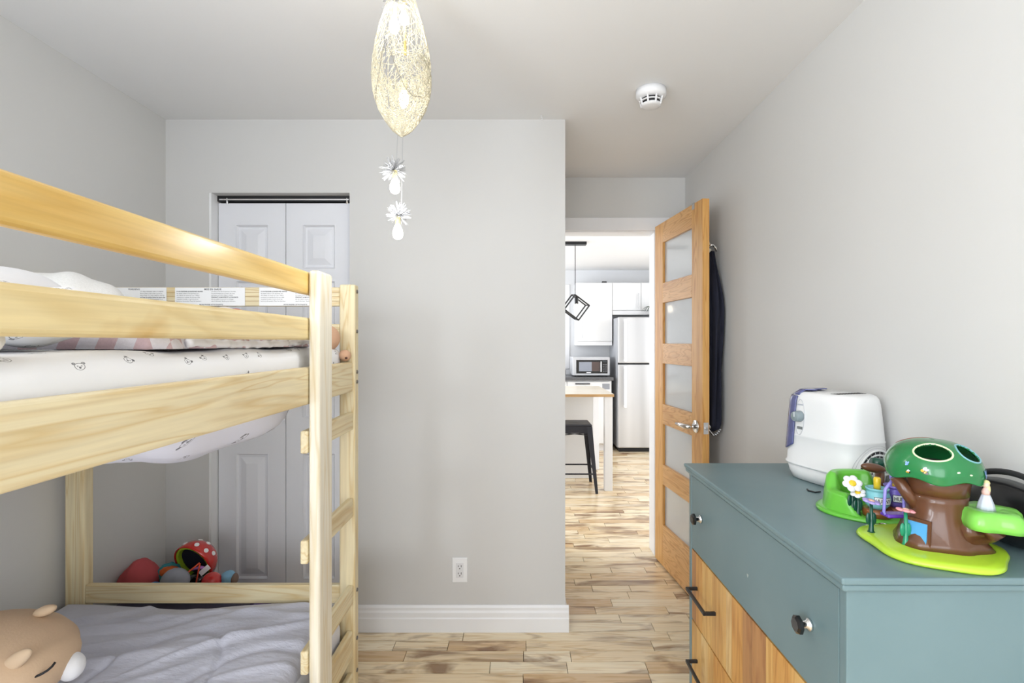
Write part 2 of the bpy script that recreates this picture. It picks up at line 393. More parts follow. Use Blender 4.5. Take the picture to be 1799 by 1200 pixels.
# wall outlet
root = thing('wall_outlet', 'white double electrical outlet on the grey closet wall', 'outlet', (-0.27, YB, 0.222))
ox = (808 - 911) * 0.002628; oz = CAM_Z - (1001 - 602) * 0.002628
bx(ox - 0.035, ox + 0.035, YB - 0.005, YB, oz - 0.057, oz + 0.057).build('plate', M['white'], root, bevel=0.003)
ins = bx(ox - 0.017, ox + 0.017, YB - 0.0075, YB - 0.005, oz - 0.034, oz + 0.034).build('receptacle', plain('receptacle', srgb(226, 226, 228), 0.4), root, bevel=0.001)
for s in (-1, 1):
    c = oz + s * 0.0165
    for dx, h in ((-0.0065, 0.004), (0.0065, 0.005)):
        bx(ox + dx - 0.0013, ox + dx + 0.0013, YB - 0.0079, YB - 0.0074, c - h + 0.003, c + h + 0.003).build('slot', M['black'], ins)
    MB().tube([(ox, YB - 0.0079, c - 0.008), (ox, YB - 0.0074, c - 0.008)], 0.0026, 10).build('slot', M['black'], ins)
    MB().tube([(ox, YB - 0.0058, oz + s * 0.048), (ox, YB - 0.005, oz + s * 0.048)], 0.003, 8).build('screw', M['white'], root)

# smoke detector
sx, sy = 0.54, 2.09
root = thing('smoke_detector', 'round white smoke detector with dark vents on the ceiling', 'smoke detector', (sx, sy, ZC))
MB().lathe([(0.060, ZC - 0.0005), (0.061, ZC - 0.022), (0.057, ZC - 0.030), (0.046, ZC - 0.036)], (sx, sy, 0), 40).build('base', M['white'], root, smooth=True)
MB().lathe([(0.036, ZC - 0.034), (0.036, ZC - 0.060), (0.030, ZC - 0.062)], (sx, sy, 0), 32).build('vent_core', M['black'], root)
MB().lathe([(0.044, ZC - 0.0455), (0.044, ZC - 0.0495), (0.038, ZC - 0.0495), (0.038, ZC - 0.0455)], (sx, sy, 0), 32).build('vent_ring', M['white'], root)
MB().lathe([(0.040, ZC - 0.0585), (0.038, ZC - 0.065), (0.028, ZC - 0.068)], (sx, sy, 0), 32).build('cap', M['white'], root, smooth=True)
for k in range(8):
    a = 2 * PI * k / 8 + 0.25
    MB().tube([(sx + 0.046 * math.cos(a), sy + 0.046 * math.sin(a), ZC - 0.034), (sx + 0.038 * math.cos(a), sy + 0.038 * math.sin(a), ZC - 0.064)], 0.004, 6).build('rib', M['white'], root)
# little screw hook left in the ceiling
hx, hy = (951 - 911) * 0.00258, 2.32
tag(MB().tube([(hx, hy, ZC), (hx, hy, ZC - 0.01), (hx + 0.006, hy, ZC - 0.014), (hx + 0.004, hy, ZC - 0.02), (hx - 0.003, hy, ZC - 0.019)], 0.0018, 6).build('ceiling_hook', M['white'], smooth=True), 'tiny white screw hook in the ceiling near the closet wall', 'hook')

# ------------------------------------------------------------------ interior door (local frame: x along the leaf from the hinge, y through the leaf)
LW, TH = 0.63, 0.036
root = thing('glazed_door', 'open orange wooden door with five frosted glass panes', 'door', (0.838, 3.145, 0.012))
root.rotation_euler = (0, 0, math.atan2(2.525 - 3.145, 0.9036 - 0.838))
ORG[root.name] = Vector((0, 0, 0))
H = 2.028; SW = 0.12
M['fir_r'] = wood('fir_rail', 'x', srgb(222, 172, 110), srgb(198, 142, 78), srgb(176, 112, 50), rings=8, across=11, along=1.4, rough=0.35, seed=4)
# the leaf runs along +x locally; the room-side face must look towards -X in the world: local -y
def dbox(x0, x1, z0, z1, y0=0.0, y1=TH): return bx(x0, x1, y0, y1, z0, z1)
for x0, x1 in ((0, SW), (LW - SW, LW)): dbox(x0, x1, 0, H).build('stile', M['fir_v'], root, bevel=0.002, local=True)
zt = [1.9095 - 0.357 * k for k in range(5)]
edges = [H] + [v for t_ in zt for v in (t_, t_ - 0.24)] + [0]
for i in range(0, len(edges), 2): dbox(SW, LW - SW, edges[i + 1], edges[i]).build('rail', M['fir_r'], root, bevel=0.0015, local=True)
g = NT('frosted_glass'); g.b.inputs['Base Color'].default_value = (0.80, 0.83, 0.84, 1); g.b.inputs['Transmission Weight'].default_value = 0.45
g.b.inputs['Roughness'].default_value = 0.22; g.b.inputs['Coat Weight'].default_value = 0.6; g.b.inputs['Coat Roughness'].default_value = 0.05
g.bump(g.noise(g.coord(), 90, 2), 0.03, 0.001)
for t_ in zt:
    dbox(SW - 0.004, LW - SW + 0.004, t_ - 0.244, t_ + 0.004, TH / 2 - 0.003, TH / 2 + 0.003).build('glass_pane', g.mat, root, local=True)
# door lever, on both faces
for side in (0, 1):
    y0 = 0.0 if side == 0 else TH; d = -1 if side == 0 else 1; hz = 0.895; hx_ = LW - 0.065
    lv = MB().tube([(hx_, y0, hz), (hx_, y0 + d * 0.007, hz), (hx_, y0 + d * 0.009, hz)], [0.033, 0.033, 0.028], 28).build('lever_rosette', M['chrome'], root, local=True, smooth=True)
    ORG[lv.name] = Vector((0, 0, 0))
    MB().tube([(hx_, y0 + d * 0.008, hz), (hx_, y0 + d * 0.05, hz), (hx_ - 0.015, y0 + d * 0.058, hz), (hx_ - 0.06, y0 + d * 0.058, hz), (hx_ - 0.115, y0 + d * 0.055, hz - 0.002)], [0.012, 0.012, 0.012, 0.011, 0.009], 14).build('lever', M['chrome'], lv, local=True, smooth=True)
lp = bx(LW, LW + 0.0012, TH / 2 - 0.0125, TH / 2 + 0.0125, 0.867, 0.924).build('latch_plate', M['brushed'], root, local=True)
MB().tube([(LW + 0.001, TH / 2, 0.895), (LW + 0.009, TH / 2, 0.895)], 0.0075, 12).build('latch_bolt', M['chrome'], root, local=True)
for z in (0.25, 1.05, 1.82): MB().tube([(-0.004, TH + 0.004, z - 0.045), (-0.004, TH + 0.004, z + 0.045)], 0.006, 10).build('hinge', M['brushed'], root, local=True)
# bracket hooked over the top of the door
b = MB(); b.box(LW - 0.115, LW - 0.085, -0.002, 0, H - 0.03, H + 0.002); b.box(LW - 0.115, LW - 0.085, -0.002, TH + 0.002, H, H + 0.002); b.box(LW - 0.115, LW - 0.085, TH, TH + 0.002, H - 0.06, H + 0.002)
b.build('over_door_bracket', M['chrome'], root, local=True)
# beige hook screwed to the far face of the door
hk = MB(); hk.prism([(TH, 1.85), (TH + 0.03, 1.85), (TH + 0.05, 1.815), (TH + 0.03, 1.79), (TH, 1.78)], 'x', LW - 0.09, LW - 0.082)
hk.build('hook_plate', plain('beige_plate', srgb(200, 192, 174), 0.5), root, local=True, bevel=0.002)
MB().tube([(LW - 0.086, TH + 0.04, 1.812), (LW - 0.086, TH + 0.062, 1.818), (LW - 0.086, TH + 0.078, 1.80), (LW - 0.086, TH + 0.084, 1.785)], 0.006, 10).build('coat_hook', M['chrome'], root, local=True, smooth=True)
MB().ell((LW - 0.086, TH + 0.03, 1.785), (0.014, 0.022, 0.013), M=Matrix.Rotation(R(25), 3, 'X')).build('hook_knob', plain('ivory_knob', srgb(225, 218, 196), 0.4), root, local=True, smooth=True)

# navy robe hanging behind the door
def robe(u, v):
    a = 2 * PI * u; z = 1.80 - v * 0.925
    wd = 0.02 + 0.075 * min(1, v * 3.2) + 0.012 * math.sin(v * 5); th = 0.018 + 0.024 * min(1, v * 4) * (1 - 0.15 * v)
    fold = 1 + 0.16 * math.sin(a * 7 + v * 3) + 0.08 * math.sin(a * 11 - v * 6)
    if v > 0.93: k = math.sqrt(max(0.0, 1 - ((v - 0.93) / 0.07) ** 2)); wd *= 0.3 + 0.7 * k; th *= 0.3 + 0.7 * k
    return (0.990 + th * math.cos(a) * fold, 2.645 + wd * math.sin(a) * fold, z)
root = thing('robe', 'dark navy robe with a striped cord hanging behind the orange door', 'robe', (0.985, 2.64, 0.875))
MB().grid(robe, 64, 40).build('cloth', plain('navy_fleece', srgb(30, 32, 46), 0.95, var=0.2, bump=0.4, bscale=300), root, smooth=True)
cm = NT('striped_cord'); cs = cm.sep(cm.coord()); cw = cm.math('FRACT', cm.math('MULTIPLY', cm.math('ADD', cs[1], cm.math('ADD', cs[2], cs[0])), 70))
cm.link(cm.mix(cm.math('GREATER_THAN', cw, 0.5), srgb(235, 235, 235), srgb(25, 25, 30)), cm.b.inputs['Base Color']); cm.b.inputs['Roughness'].default_value = 0.9
MB().tube([(0.960 + 0.058 * i / 12, 2.585 + 0.004 * math.sin(i / 12 * PI), 0.893 - 0.030 * math.sin(i / 12 * PI)) for i in range(13)], 0.005, 8).build('cord', cm.mat, root, smooth=True)
# ------------------------------------------------------------------ bunk bed
BX0, BX1 = -1.605, -0.585            # outer faces of the long sides
BY0, BY1 = -0.17, 1.81               # near posts / far posts (front face of the far posts)
bed = thing('bunk_bed', 'unfinished pine bunk bed with guard rails and a side ladder', 'bunk bed', ((BX0 + BX1) / 2, 0.8, 0))
def beam(name, x0, x1, y0, y1, z0, z1, mat, bev=0.006, parent=None):
    return bx(x0, x1, y0, y1, z0, z1).build(name, mat, parent or bed, bevel=bev, seg=3, smooth=False)
# posts (four)
for x0, x1 in ((BX0, BX0 + 0.07), (-0.634, -0.578)):
    beam('post', x0, x1, BY1, BY1 + 0.042, 0, 1.536, M['pine_z'])
    beam('post', x0, x1, BY0, BY0 + 0.06, 0, 1.536, M['pine_z'])
# long side rails, room side and wall side
for z0, z1, m_ in ((1.464, 1.529, 'pine_gold'), (1.337, 1.400, 'pine_blotch')):
    beam('guard_rail', BX1 - 0.022, BX1, BY0 + 0.06, 1.519, z0, z1, M[m_], 0.009)
    beam('guard_rail', BX0, BX0 + 0.022, BY0 + 0.06, BY1, z0, z1, M['pine_y'], 0.009)
for z0, z1 in ((1.157, 1.2615), (0.218, 0.314)):
    beam('side_rail', BX1 - 0.022, BX1, BY0 + 0.06, BY1, z0, z1, M['pine_y'])
    beam('side_rail', BX0, BX0 + 0.022, BY0 + 0.06, BY1, z0, z1, M['pine_y'])
# ladder: near upright outside the rails, rungs behind it
beam('ladder_upright', -0.583, -0.552, 1.421, 1.521, 0, 1.531, M['pine_white'], 0.008)
for z0, z1 in ((1.022, 1.085), (0.715, 0.781), (0.408, 0.474), (0.101, 0.165)):
    beam('rung', -0.605, -0.584, 1.417, BY1 - 0.001, z0, z1, M['pine_y'], 0.005)
# end boards
endb = None
for y0 in (BY1 + 0.004, BY0 + 0.02):
    for nm, z0, z1 in (('end_board', 1.459, 1.526), ('end_board', 1.334, 1.396), ('end_rail', 1.150, 1.258), ('end_board', 0.405, 0.471), ('end_rail', 0.218, 0.314)):
        o = beam(nm, BX0 + 0.07, -0.634, y0, y0 + 0.022, z0, z1, M['pine_x'], 0.004)
        if endb is None: endb = o
# grooves of the top end board: their shade put in as thin darker strips
for z in (1.477, 1.4925, 1.508):
    MB().box(BX0 + 0.071, -0.635, BY1 + 0.0028, BY1 + 0.0045, z - 0.0006, z + 0.0006).build('groove_strip', plain('groove_shadow', srgb(176, 140, 84), 0.6), endb)
# slats under the upper mattress
for k in range(9): beam('slat', BX0 + 0.022, BX1 - 0.022, BY0 + 0.12 + k * 0.115, BY0 + 0.18 + k * 0.115, 1.165, 1.178, M['pine_x'], 0.002)
for k in range(13): beam('slat', BX0 + 0.022, BX1 - 0.022, BY0 + 0.12 + k * 0.145, BY0 + 0.18 + k * 0.145, 0.222, 0.235, M['pine_x'], 0.002)
# bolts on the outside of the posts and knots of dowels
for z in (1.512, 1.37, 1.225, 1.19, 0.447, 0.275, 0.16):
    MB().tube([(-0.579, BY1 + 0.021, z), (-0.575, BY1 + 0.021, z)], [0.0075, 0.006], 12).build('bolt', M['steel'], bed)
# printed warning labels
def label_mesh(x0, x1, z0, z1, y, lines, parent):
    mb = MB(); mb.box(x0, x1, y - 0.0006, y, z0, z1)
    o = mb.build('warning_label', [M['paper'], M['ink']], parent)
    bm = bmesh.new(); bm.from_mesh(o.data); org = ORG[parent.name]
    for (tx, tz, size, txt, bold) in lines:
        cu = bpy.data.curves.new('t', 'FONT'); cu.body = txt; cu.size = size; cu.resolution_u = 1; cu.offset = 0.00012 if bold else 0
        to = bpy.data.objects.new('t', cu); me = bpy.data.meshes.new_from_object(to)
        n0 = len(bm.verts); nf = len(bm.faces); bm.from_mesh(me); bm.verts.ensure_lookup_table(); bm.faces.ensure_lookup_table()
        xs = [v.co.x for v in bm.verts[n0:]] or [0]; wmax = (x1 - 0.004 - tx); sc = min(1.0, wmax / max(1e-6, max(xs)))
        for v in bm.verts[n0:]: v.co = Vector((tx + v.co.x * sc, y - 0.0009, tz + v.co.y)) - org
        for f in bm.faces[nf:]: f.material_index = 1
        bpy.data.meshes.remove(me); bpy.data.objects.remove(to); bpy.data.curves.remove(cu)
    bm.to_mesh(o.data); bm.free(); return o
M['paper'] = plain('label_paper', srgb(244, 244, 244), 0.5, var=0.005); M['ink'] = plain('label_ink', srgb(30, 30, 32), 0.6)
fr = ['POUR PREVENIR LES BLESSURES GRAVES', 'Ne jamais utiliser le lit superieur avec', 'des enfants de moins de 6 ans. Utiliser', 'seulement un matelas de la bonne taille', 'et garder la surface sous le bord des', 'barrieres de securite. Placer les barrieres']
fr2 = ['des deux cotes du lit superieur. Interdire', 'les jeux brutaux sur ou sous le lit et ne', 'pas sauter sur le lit. Utiliser l echelle', 'PENDANT LA MONTEE ET LA DESCENTE.', 'Ne pas utiliser de pieces de rechange', 'sans le fabricant. Garder pour reference']
en = ['TO HELP PREVENT SERIOUS INJURY', 'Never allow a child under 6 years on', 'upper bunk. Use only a mattress that fits', 'and keep the surface below the upper edge', 'of guardrails. Prohibit horseplay on or', 'under the bed and more than one person']
k = 0.002012; yl = BY1 + 0.0025
def lab(xa, xb, title, ta, c1, c2, foot):
    x0, x1 = (xa - 911) * k, (xb - 911) * k; z0, z1 = 1.4605, 1.5245; L = []
    if title: L.append((x0 + (x1 - x0) * ta, z1 - 0.0085, 0.0085, title, True))
    for i, s in enumerate(c1): L.append((x0 + 0.006, z1 - 0.0155 - i * 0.0068, 0.0052, s, i == 0))
    for i, s in enumerate(c2): L.append((x0 + (x1 - x0) * 0.52, z1 - 0.0155 - i * 0.0068, 0.0052, s, i == 3))
    if foot: L.append((x0 + (x1 - x0) * 0.35, z0 + 0.0022, 0.0052, foot, True))
    label_mesh(x0, x1, z0, z1, yl, L, endb)
lab(196, 292, 'WARNING', 0.3, [], en, '')
lab(307, 430, 'MISE EN GARDE', 0.42, fr, fr2, 'NE PAS ENLEVER CETTE ETIQUETTE')
lab(455, 578, '', 0.4, fr, fr2, 'NE PAS ENLEVER CETTE ETIQUETTE')

# ------------------------------------------------------------------ bedding
def sheet_mat(name, base, scale=13.5, ink=srgb(72, 72, 78)):
    """white cotton scattered with little sketched animal faces"""
    m = NT(name); co = m.coord(); s = m.sep(co)
    v = m.comb(s[1], m.math('SUBTRACT', s[2], s[0]), 0.0)
    vo = m.node('ShaderNodeTexVoronoi', voronoi_dimensions='2D'); m.link(v, vo.inputs['Vector']); vo.inputs['Scale'].default_value = scale; vo.inputs['Randomness'].default_value = 0.55
    d = m.node('ShaderNodeVectorMath', operation='SUBTRACT'); m.link(v, d.inputs[0]); m.link(vo.outputs['Position'], d.inputs[1])
    rv = m.node('ShaderNodeVectorRotate', rotation_type='Z_AXIS'); m.link(d.outputs[0], rv.inputs['Vector'])
    sc = m.node('ShaderNodeSeparateColor'); m.link(vo.outputs['Color'], sc.inputs[0])
    m.link(m.math('MULTIPLY_ADD', sc.outputs[0], 2.4, -1.2), rv.inputs['Angle'])
    q = m.sep(rv.outputs[0]); sz = 0.0088
    def disc(cx, cy, r, sqx=1.0):
        a = m.math('DIVIDE', m.math('SUBTRACT', q[0], cx * sz), sqx); b = m.math('SUBTRACT', q[1], cy * sz)
        return m.math('DIVIDE', m.math('SQRT', m.math('ADD', m.math('POWER', a, 2), m.math('POWER', b, 2))), r * sz)
    def inside(dd, th=1.0): return m.math('LESS_THAN', dd, th)
    head = disc(0, 0, 0.85, 1.15)
    ring = m.math('MULTIPLY', inside(head), m.math('GREATER_THAN', head, 0.86))
    f = ring
    for p in ((-0.85, 0.7, 0.36), (0.85, 0.7, 0.36)):
        f = m.math('MAXIMUM', f, m.math('MULTIPLY', inside(disc(*p)), m.math('GREATER_THAN', head, 1.0)))
    for p in ((-0.36, 0.08, 0.15), (0.36, 0.08, 0.15), (0.0, -0.26, 0.24)): f = m.math('MAXIMUM', f, inside(disc(*p)))
    f = m.math('MULTIPLY', f, m.math('GREATER_THAN', sc.outputs[1], 0.12))
    f = m.math('MULTIPLY', f, m.math('MULTIPLY_ADD', m.noise(co, 220, 2), 0.9, 0.3))
    m.link(m.mix(f, base, ink), m.b.inputs['Base Color']); m.b.inputs['Roughness'].default_value = 0.85
    m.bump(m.noise(co, 25, 3), 0.15, 0.004); return m.mat
M['sheet'] = sheet_mat('animal_print_sheet', srgb(243, 243, 245))
mat = thing('upper_mattress', 'mattress in a white animal print sheet on the upper bunk', 'mattress', (-1.095, 0.85, 1.178))
def rbox(x0, x1, y0, y1, z0, z1, r, n=6):
    prof = []
    for cx, cz, a0 in ((x1 - r, z0 + r, -90), (x1 - r, z1 - r, 0), (x0 + r, z1 - r, 90), (x0 + r, z0 + r, 180)):
        for i in range(n + 1): a = R(a0 + 90 * i / n); prof.append((cx + r * math.cos(a), cz + r * math.sin(a)))
    rs = []; cx = (x0 + x1) / 2; cz = (z0 + z1) / 2; N = 60
    for i in range(N + 1):
        yy = y0 + (y1 - y0) * i / N; e = min(yy - y0, y1 - yy); s = 1.0
        if e < r: s = 1 - (1 - math.sqrt(max(0, 1 - ((r - e) / r) ** 2))) * r / min(x1 - x0, z1 - z0) * 1.2
        rs.append([(cx + (px - cx) * s + 0.002 * math.sin(yy * 31 + pz * 40), yy, cz + (pz - cz) * s + 0.003 * math.sin(yy * 17 + px * 9)) for px, pz in prof])
    return MB().rings(rs)
rbox(-1.575, -0.613, BY0 + 0.07, BY1 - 0.01, 1.1785, 1.315, 0.035).build('sheet_cover', M['sheet'], mat, smooth=True)
# the sagging belly of the sheet below the rails
def sag(d): return 1 + 0.03 * math.sin(d.x * 9 + d.y * 5) + 0.015 * math.sin(d.x * 17 - d.y * 13)
sg = MB(); sg.ell((-0.985, 1.42, 1.178), (0.335, 0.35, 0.165), 48, 24, f=sag)
sg.v = [(x, y, min(z, 1.18)) for x, y, z in sg.v]
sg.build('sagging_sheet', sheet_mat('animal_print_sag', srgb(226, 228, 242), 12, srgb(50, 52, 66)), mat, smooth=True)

# quilt: pink and white checks with a puckered white edge
def checks(name, a, b, s=30):
    m = NT(name); c = m.node('ShaderNodeTexChecker'); co = m.mapping(m.coord(), (1, 1, 0.001), (0.018, 0.004, 0.0)); m.link(co, c.inputs[0]); c.inputs['Scale'].default_value = s
    m.val(c.inputs[1], a); m.val(c.inputs[2], b); n = m.noise(m.coord(), 250, 2)
    m.link(m.mix(0.15, c.outputs[0], n, 'MULTIPLY'), m.b.inputs['Base Color']); m.b.inputs['Roughness'].default_value = 0.9; m.bump(n, 0.3, 0.002); return m.mat
M['checks'] = checks('pink_checks', srgb(236, 232, 240), srgb(216, 188, 194)); M['pinkcloth'] = plain('pink_cloth', srgb(222, 194, 196), 0.9, bump=0.2)
def quilt(u, v):
    x = -0.985 + u * 0.35; y = 0.885 + v * 0.68
    e = min(u, 1 - u, v * 0.9, (1 - v) * 0.9) * 8; e = min(1, max(0, e)); h = math.sqrt(1 - (1 - e) ** 2)
    z = 1.3185 + 0.052 * h * (0.75 + 0.25 * mnoise.noise((x * 6, y * 5, 1))) + 0.006 * h * math.sin(y * 60 + x * 12) * (1 if u > 0.8 else 0.4)
    return (x + 0.008 * math.sin(y * 55), y, z)
q = thing('checked_quilt', 'pink and white checked quilt lying on the upper bunk', 'quilt', (-1.08, 1.3, 1.317))
MB().grid(quilt, 60, 70).build('quilt_cloth', M['checks'], q, smooth=True, solid=0.004)
def edge(i): y = 0.98 + i * 0.0050; return (-0.632 + 0.002 * math.sin(y * 70), y, 1.329 + 0.001 * math.sin(y * 120) + 0.003 * math.sin(y * 9))
MB().tube([edge(i) for i in range(112)], [0.0085 + 0.0007 * math.sin(i * 1.1) for i in range(112)], 10).build('puckered_edge', plain('white_ruffle', srgb(238, 236, 240), 0.9, bump=0.3), q, smooth=True)
# loose sheet corner at the foot of the quilt
def corner(u, v):
    x = -0.80 + u * 0.165; y = 1.575 + v * 0.10
    return (x, y, 1.324 + 0.032 * (1 - u) * math.sin(v * PI) + 0.010 * math.sin(v * 14 + u * 6) * u + 0.02 * (1 - u) * v)
tag(MB().grid(corner, 20, 20).build('sheet_corner', sheet_mat('animal_print_corner', srgb(236, 236, 246), 11), smooth=True, solid=0.004), 'crumpled white printed sheet corner beside the checked quilt', 'sheet')
# pillows
def pillow(name, c, r, M3, mat, parent=None, p=0.45):
    mb = MB(); N = 28
    def fn(sgn):
        def f(u, v):
            a, b = u * 2 - 1, v * 2 - 1
            h = max(0, (1 - a ** 4) * (1 - b ** 4)) ** p
            pinch = 1 - 0.08 * (a * a * b * b)
            q = Vector((a * r[0] * pinch * (1 - 0.05 * b * b), b * r[1] * pinch * (1 - 0.05 * a * a), sgn * r[2] * h + 0.006 * math.sin(a * 7 + b * 4) * h))
            return Vector(c) + M3 @ q
        return f
    mb.grid(fn(1), N, N); mb.grid(fn(-1), N, N)
    return mb.build(name, mat, parent, smooth=True)
E3 = Matrix.Identity(3)
M['cotton'] = plain('white_cotton', srgb(240, 240, 242), 0.9, var=0.015, bump=0.12, bscale=30)
tag(pillow('pillow', (-0.845, 0.755, 1.374), (0.195, 0.115, 0.048), Matrix.Rotation(R(0), 3, 'Z'), M['sheet']), 'white animal print pillow lying flat against the checked quilt', 'pillow')
tag(pillow('pillow', (-1.24, 0.94, 1.425), (0.22, 0.33, 0.085), Matrix.Rotation(R(4), 3, 'Y'), M['cotton']), 'plump plain white pillow along the wall on upper bunk', 'pillow')
M['knit'] = plain('white_knit', srgb(242, 241, 238), 0.95, var=0.04, nscale=200, bump=0.6, bscale=220)
tag(MB().ell((-1.30, 1.46, 1.425), (0.15, 0.155, 0.105), 36, 20, f=lambda d: 1 + 0.04 * math.sin(d.x * 8 + d.y * 6)).build('knit_cushion', M['knit'], smooth=True), 'rounded white knitted cushion on the upper bunk by the wall', 'cushion')
# white furry plush leaning on the rail, only its foot shows
pl = thing('plush_rabbit', 'white furry plush toy with pink ear on the upper bunk', 'plush toy', (-0.72, 0.42, 1.32))
fur = plain('white_fur', srgb(240, 238, 236), 1.0, var=0.05, nscale=90, bump=0.9, bscale=180)
MB().ell((-0.69, 0.42, 1.375), (0.07, 0.13, 0.055), 30, 16, f=lambda d: 1 + 0.03 * mnoise.noise(d * 5)).build('body', fur, pl, smooth=True)
MB().ell((-0.635, 0.575, 1.343), (0.026, 0.055, 0.026), 24, 14, M=Matrix.Rotation(R(-16), 3, 'X'), f=lambda d: 1 + 0.04 * mnoise.noise(d * 6)).build('foot', fur, pl, smooth=True)
MB().ell((-0.675, 0.585, 1.364), (0.012, 0.045, 0.036), 20, 12).build('ear', plain('pink_plush', srgb(226, 196, 192), 0.95, bump=0.4, bscale=150), pl, smooth=True)
# tan plush lying at the foot end of the upper bunk
pl = thing('plush_animal', 'small tan plush toy slumped at the foot of the upper bunk', 'plush toy', (-0.68, 1.70, 1.317))
tanf = plain('tan_plush', srgb(214, 172, 142), 1.0, var=0.05, bump=0.5, bscale=150)
MB().ell((-0.655, 1.745, 1.345), (0.045, 0.05, 0.045), 24, 14).build('body', tanf, pl, smooth=True)
MB().ell((-0.603, 1.778, 1.285), (0.020, 0.026, 0.020), 20, 12).build('paw', tanf, pl, smooth=True)
MB().ell((-0.592, 1.759, 1.277), (0.005, 0.005, 0.004), 10, 6).build('nose', plain('plush_nose', srgb(92, 58, 50), 0.6), pl, smooth=True)
pl = thing('white_plush', 'small white plush head with red bow behind checked quilt', 'plush toy', (-0.95, 1.66, 1.317))
MB().ell((-0.952, 1.66, 1.382), (0.05, 0.05, 0.065), 24, 14).build('head', plain('cream_plush', srgb(240, 232, 226), 1.0, bump=0.5), pl, smooth=True)
MB().ell((-0.905, 1.64, 1.425), (0.026, 0.018, 0.014), 18, 10).build('bow', plain('red_bow', srgb(196, 92, 92), 0.9), pl, smooth=True)

# lower bunk: mattress and grey comforter
tag(bx(-1.575, -0.617, BY0 + 0.07, BY1 - 0.015, 0.236, 0.37).build('lower_mattress', plain('mattress_white', srgb(226, 226, 232), 0.9), bevel=0.03, seg=4, smooth=True), 'white mattress under the grey comforter on the lower bunk', 'mattress')
rg = random.Random(5); folds = []
for i in range(34):
    px, py = rg.uniform(-1.5, -0.6), rg.uniform(1.0, 1.75); a = R(rg.gauss(24, 13)); L = rg.uniform(0.12, 0.42)
    folds.append((px, py, math.cos(a), math.sin(a), L, rg.uniform(0.010, 0.024), rg.uniform(0.004, 0.013)))
def arc_groove(x, y):
    g = 0
    for cx, cy, rx, ry in ((-1.02, 1.36, 0.17, 0.27), (-0.72, 1.12, 0.24, 0.42), (-1.42, 1.02, 0.26, 0.5)):
        d = math.hypot((x - cx) / rx, (y - cy) / ry); g += 0.010 * math.exp(-((d - 1) * min(rx, ry) / 0.009) ** 2)
    return g
def comf_top(x, y):
    z = 0.405 + 0.016 * mnoise.noise((x * 3, y * 2.5, 3)) + 0.018 * math.exp(-((x + 0.85) / 0.25) ** 2) * math.exp(-((y - 1.7) / 0.2) ** 2)
    for px, py, ca, sa, L, wd, h in folds:
        u = (x - px) * ca + (y - py) * sa; v = -(x - px) * sa + (y - py) * ca + 0.02 * math.sin(u * 9)
        if abs(u) < L: z += h * math.exp(-(v / wd) ** 2) * (1 - (u / L) ** 2)
    return z - arc_groove(x, y)
def sstep(a, b, t): t = min(1, max(0, (t - a) / (b - a))); return t * t * (3 - 2 * t)
def comforter(u, v):
    y = BY0 + 0.09 + v * (BY1 - 0.018 - BY0 - 0.09); out = 1 - sstep(1.355, 1.405, y)
    xe = -0.618 + 0.052 * out - 0.012 * (1 - out); r = 0.05
    flat = 0.86
    if u < flat:
        x = -1.575 + (u / flat) * (xe - r + 1.575); return (x, y, comf_top(x, y))
    t = (u - flat) / (1 - flat); z0 = comf_top(xe - r, y); drop = (0.24 + 0.03 * math.sin(y * 5)) * out + 0.10 * (1 - out)
    s = t * (r * PI / 2 + drop)
    if s < r * PI / 2:
        a = s / r; return (xe - r + r * math.sin(a), y, z0 - r + r * math.cos(a))
    d = s - r * PI / 2
    bul = (0.010 * math.sin(y * 42 + d * 25) + 0.006 * math.sin(y * 77)) * min(1, d / 0.05)
    return (xe + (bul + 0.012) * out + min(0, bul) * (1 - out), y, z0 - r - d)
cm = NT('grey_comforter'); co = cm.coord()
cm.link(cm.ramp(cm.noise(co, 5, 4), [(0.3, srgb(196, 197, 210)), (0.7, srgb(210, 211, 224))]), cm.b.inputs['Base Color']); cm.b.inputs['Roughness'].default_value = 0.75
cm.b.inputs['Sheen Weight'].default_value = 0.2
cm.bump(cm.noise(cm.mapping(co, (22, 60, 30), rot=(0, 0, R(24))), 1.0, 5, 0.6), 0.45, 0.01)
tag(MB().grid(comforter, 150, 190).build('comforter', cm.mat, smooth=True), 'crumpled light grey quilted comforter on the lower bunk', 'comforter')

# big tan plush lying on the comforter
pr = thing('plush_bear', 'large tan plush animal with white snout on the grey comforter', 'plush toy', (-1.34, 1.24, 0.42))
tanp = plain('tan_velour', srgb(220, 190, 158), 0.95, var=0.05, nscale=12, bump=0.3, bscale=200)
def bodyf(d): return 1 + 0.03 * math.sin(d.x * 4 + 1) + 0.012 * math.sin(d.x * 23) * max(0, d.x)
MB().ell((-1.335, 1.24, 0.537), (0.235, 0.19, 0.106), 44, 24, M=Matrix.Rotation(R(-2), 3, 'Y'), f=bodyf).build('body', tanp, pr, smooth=True)
MB().ell((-1.122, 1.285, 0.518), (0.029, 0.034, 0.032), 24, 14, M=Matrix.Rotation(R(35), 3, 'Z')).build('snout', plain('white_velour', srgb(244, 244, 246), 0.95, bump=0.3), pr, smooth=True)
MB().ell((-1.225, 1.325, 0.636), (0.030, 0.016, 0.013), 20, 12, M=Matrix.Rotation(R(-18), 3, 'Y')).build('ear', plain('tan_ear', srgb(214, 188, 158), 0.95), pr, smooth=True)
MB().ell((-1.155, 1.175, 0.598), (0.046, 0.012, 0.017), 20, 12, M=Matrix.Rotation(R(-36), 3, 'Y')).build('ear', plain('tan_ear_inside', srgb(216, 190, 160), 0.95), pr, smooth=True)
MB().tube([(-1.096 - 0.0005 * t - 0.0030 * t * t, 1.212 - 0.009 * t, 0.574 - 0.0095 * t + 0.001 * t * t) for t in (0, 0.7, 1.4, 2.1, 2.8)], 0.0028, 6).build('stitched_smile', M['black'], pr, smooth=True)

